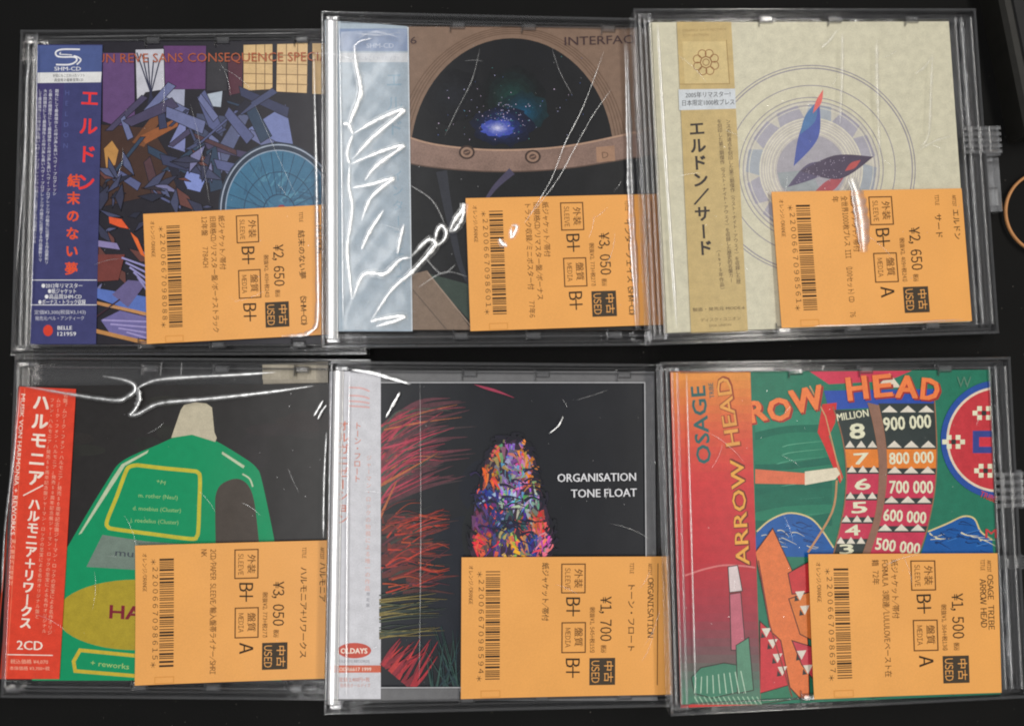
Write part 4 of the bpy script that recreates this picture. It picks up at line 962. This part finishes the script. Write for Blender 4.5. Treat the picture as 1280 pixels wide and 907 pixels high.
# the crinkled sheet over the pale band of the second case
def crinkled(i, quad, nu, nv, amp, name, seed):
    r = random.Random(seed); p = Print(FR[i]); mi = p.m(FILM_SHEET)
    A, B, C, D = quad; ph = [(r.uniform(.02, .14), r.uniform(-3, 3), r.uniform(0, 6.28), r.uniform(.3, 1)) for _ in range(9)]
    base = len(p.v)
    for a in range(nv + 1):
        for b in range(nu + 1):
            u, v = b / nu, a / nv
            x = (A[0] * (1 - u) + B[0] * u) * (1 - v) + (D[0] * (1 - u) + C[0] * u) * v; y = (A[1] * (1 - u) + B[1] * u) * (1 - v) + (D[1] * (1 - u) + C[1] * u) * v
            h = sum(k[3] * (1 - abs(math.sin(k[0] * (x * math.cos(k[1]) + y * math.sin(k[1])) + k[2]))) for k in ph) / 9
            edge = min(1, 6 * min(u, 1 - u, v, 1 - v) + .05)
            p.v.append(tuple(unproject(x, y, FR[i], T + .0003 + amp * h * edge)))
    for a in range(nv):
        for b in range(nu):
            o = base + a * (nu + 1) + b; p.smooth.add(len(p.f)); p.f.append((o, o + nu + 1, o + nu + 2, o + 1)); p.mi.append(mi)
    return p.build(name, cases[i])
crinkled(1, [(426, 40), (510, 36), (515, 412), (430, 412)], 40, 130, .0012, "crinkled_film", 4)
film(2, "film_crease", [([(1053, 40), (1053, 90), (1050, 160)], 2.0, .6, FILM_FAINT), ([(1096, 48), (1097, 110), (1100, 200)], 2.4, .8, FILM_FAINT), ([(1166, 66), (1164, 110), (1161, 168), (1150, 184)], 1.6, .5, FILM_FAINT), ([(1148, 188), (1170, 176), (1190, 170)], 1.2, .4, FILM_FAINT),
  ([(1166, 70), (1156, 84), (1144, 92)], 1.2, .4, FILM_FAINT), ([(1048, 36), (1036, 52), (1026, 60)], 1.3, .5, FILM_FAINT), ([(1064, 222), (1072, 246), (1078, 282), (1080, 316)], 6.5, 3.0, FILM_EDGE, .3), ([(1064, 228), (1068, 256), (1073, 300)], 2.2, .8, FILM_EDGE)])  # last two ridges are shaped as the glare streak over the slip
film(2, "film_edge", [([(822, 30), (832, 200), (846, 412)], 1.6, .8, FILM_EDGE), ([(985, 408), (1100, 405), (1206, 399)], .9, .5, FILM_EDGE)])
film(3, "film_crease", [([(128, 470), (152, 474), (166, 480), (168, 488), (158, 496), (145, 500), (110, 496), (62, 488), (28, 482)], 1.1, .6), ([(172, 486), (174, 500), (168, 512), (163, 518), (172, 517), (192, 506), (212, 502), (250, 499), (300, 494), (350, 488), (392, 482)], 1.1, .5),
  ([(168, 488), (180, 480), (200, 474), (240, 471), (300, 468), (345, 465)], 1.0, .4), ([(171, 484), (174, 496), (170, 508)], 3.0, 1.2, FILM_EDGE), ([(25, 484), (18, 560), (6, 660), (2, 740)], 1.0, .5, FILM_EDGE),
  ([(404, 500), (398, 510), (392, 520)], .7, .3), ([(408, 506), (402, 514), (397, 524)], .6, .3), ([(360, 585), (366, 600), (374, 616)], .4, .2, FILM_FAINT), ([(200, 470), (202, 452)], .8, .4, FILM_FAINT), ([(226, 470), (227, 452)], .8, .4, FILM_FAINT)])
film(3, "film_edge", [([(408, 540), (405, 600), (404, 672)], 1.4, .8, FILM_EDGE)])
film(4, "film_crease", [([(440, 462), (466, 466), (490, 473), (514, 480)], 1.5, .6), ([(500, 490), (492, 504), (482, 522)], 1.3, .4), ([(704, 520), (698, 532), (686, 542)], .6, .25), ([(760, 487), (740, 494), (720, 500)], .4, .2, FILM_FAINT), ([(525, 470), (526, 660), (524, 858)], .5, .4, FILM_FAINT)])
film(4, "film_edge", [([(437, 466), (434, 660), (433, 872)], 1.0, .7, FILM_EDGE)])
film(5, "film_edge", [([(858, 466), (864, 660), (870, 880)], .8, .5, FILM_EDGE), ([(1028, 462), (1030, 456)], .7, .5, FILM_EDGE)])

hs = random.Random(3)
for i, M in enumerate(FR):
    p = Print(M)
    for k in range(9):
        x, y = hs.uniform(-.06, .06), hs.uniform(-.055, .055); a = hs.uniform(0, 3.14); l = hs.uniform(.004, .02)
        P = [Vector((x + math.cos(a + .06 * j) * l * j / 4, y + math.sin(a + .06 * j) * l * j / 4, Z_SLIP + .00006)) for j in range(5)]
        p.rod(P, .00011, FILM_EDGE, .4, 4)
    for k in range(40):
        c = Vector((hs.uniform(-.068, .068), hs.uniform(-.064, .064), Z_SLIP + .00005)); r = hs.uniform(.00008, .00022)
        p.face([c + Vector((r * math.cos(a), r * math.sin(a), 0)) for a in (0, 1.2, 2.3, 3.4, 4.6, 5.5)], p.m(FILM_EDGE))
    o = p.build("lid_scratches", cases[i]); o["kind"] = "stuff"

# ------------------------------------------------------------------ things beyond the right edge of the cases
I4 = Matrix()
p = Print(I4); TAN = ink((196, 140, 92), .5, .15)
c = unproject(1309, 266, I4, .0022); e1 = unproject(1257, 266, I4, .0022); r = (c - e1).length
path = [c + Vector((r * math.cos(a * math.pi / 36), r * 1.0 * math.sin(a * math.pi / 36), 0)) for a in range(73)]
p.rod(path, .00062, TAN, 1.3, 10, half=False)
o = p.build("rubber_ring", None, I4, (c.x, c.y, 0.0)); tag(o, "thin tan rubber ring on the black table at the right edge", "ring")
p = Print(I4); BK = ink((22, 22, 23), .45, .2, 200, .3); RIMK = ink((38, 37, 34), .4, .2, 200, .3)
a = unproject(1246, -20, I4, .012); b = unproject(1284, 168, I4, .012)
tray = empty("storage_box", Matrix.Translation((a.x, a.y, 0)) @ Matrix.Rotation(math.atan2(b.x - a.x, -(b.y - a.y)), 4, 'Z')); tag(tray, "black plastic box at the top right corner, mostly outside the photo", "box")
ln = math.hypot(b.x - a.x, b.y - a.y)
p.box(0.006, .10, -ln, .02, .0, .009, BK, .002); p.build("box_lid", tray)
p = Print(I4); p.box(0.0, .0055, -ln - .0, .02, .0, .0125, RIMK, .0015); p.build("box_rim", tray)

bpy.data.objects.remove(_to); bpy.data.curves.remove(_tc)
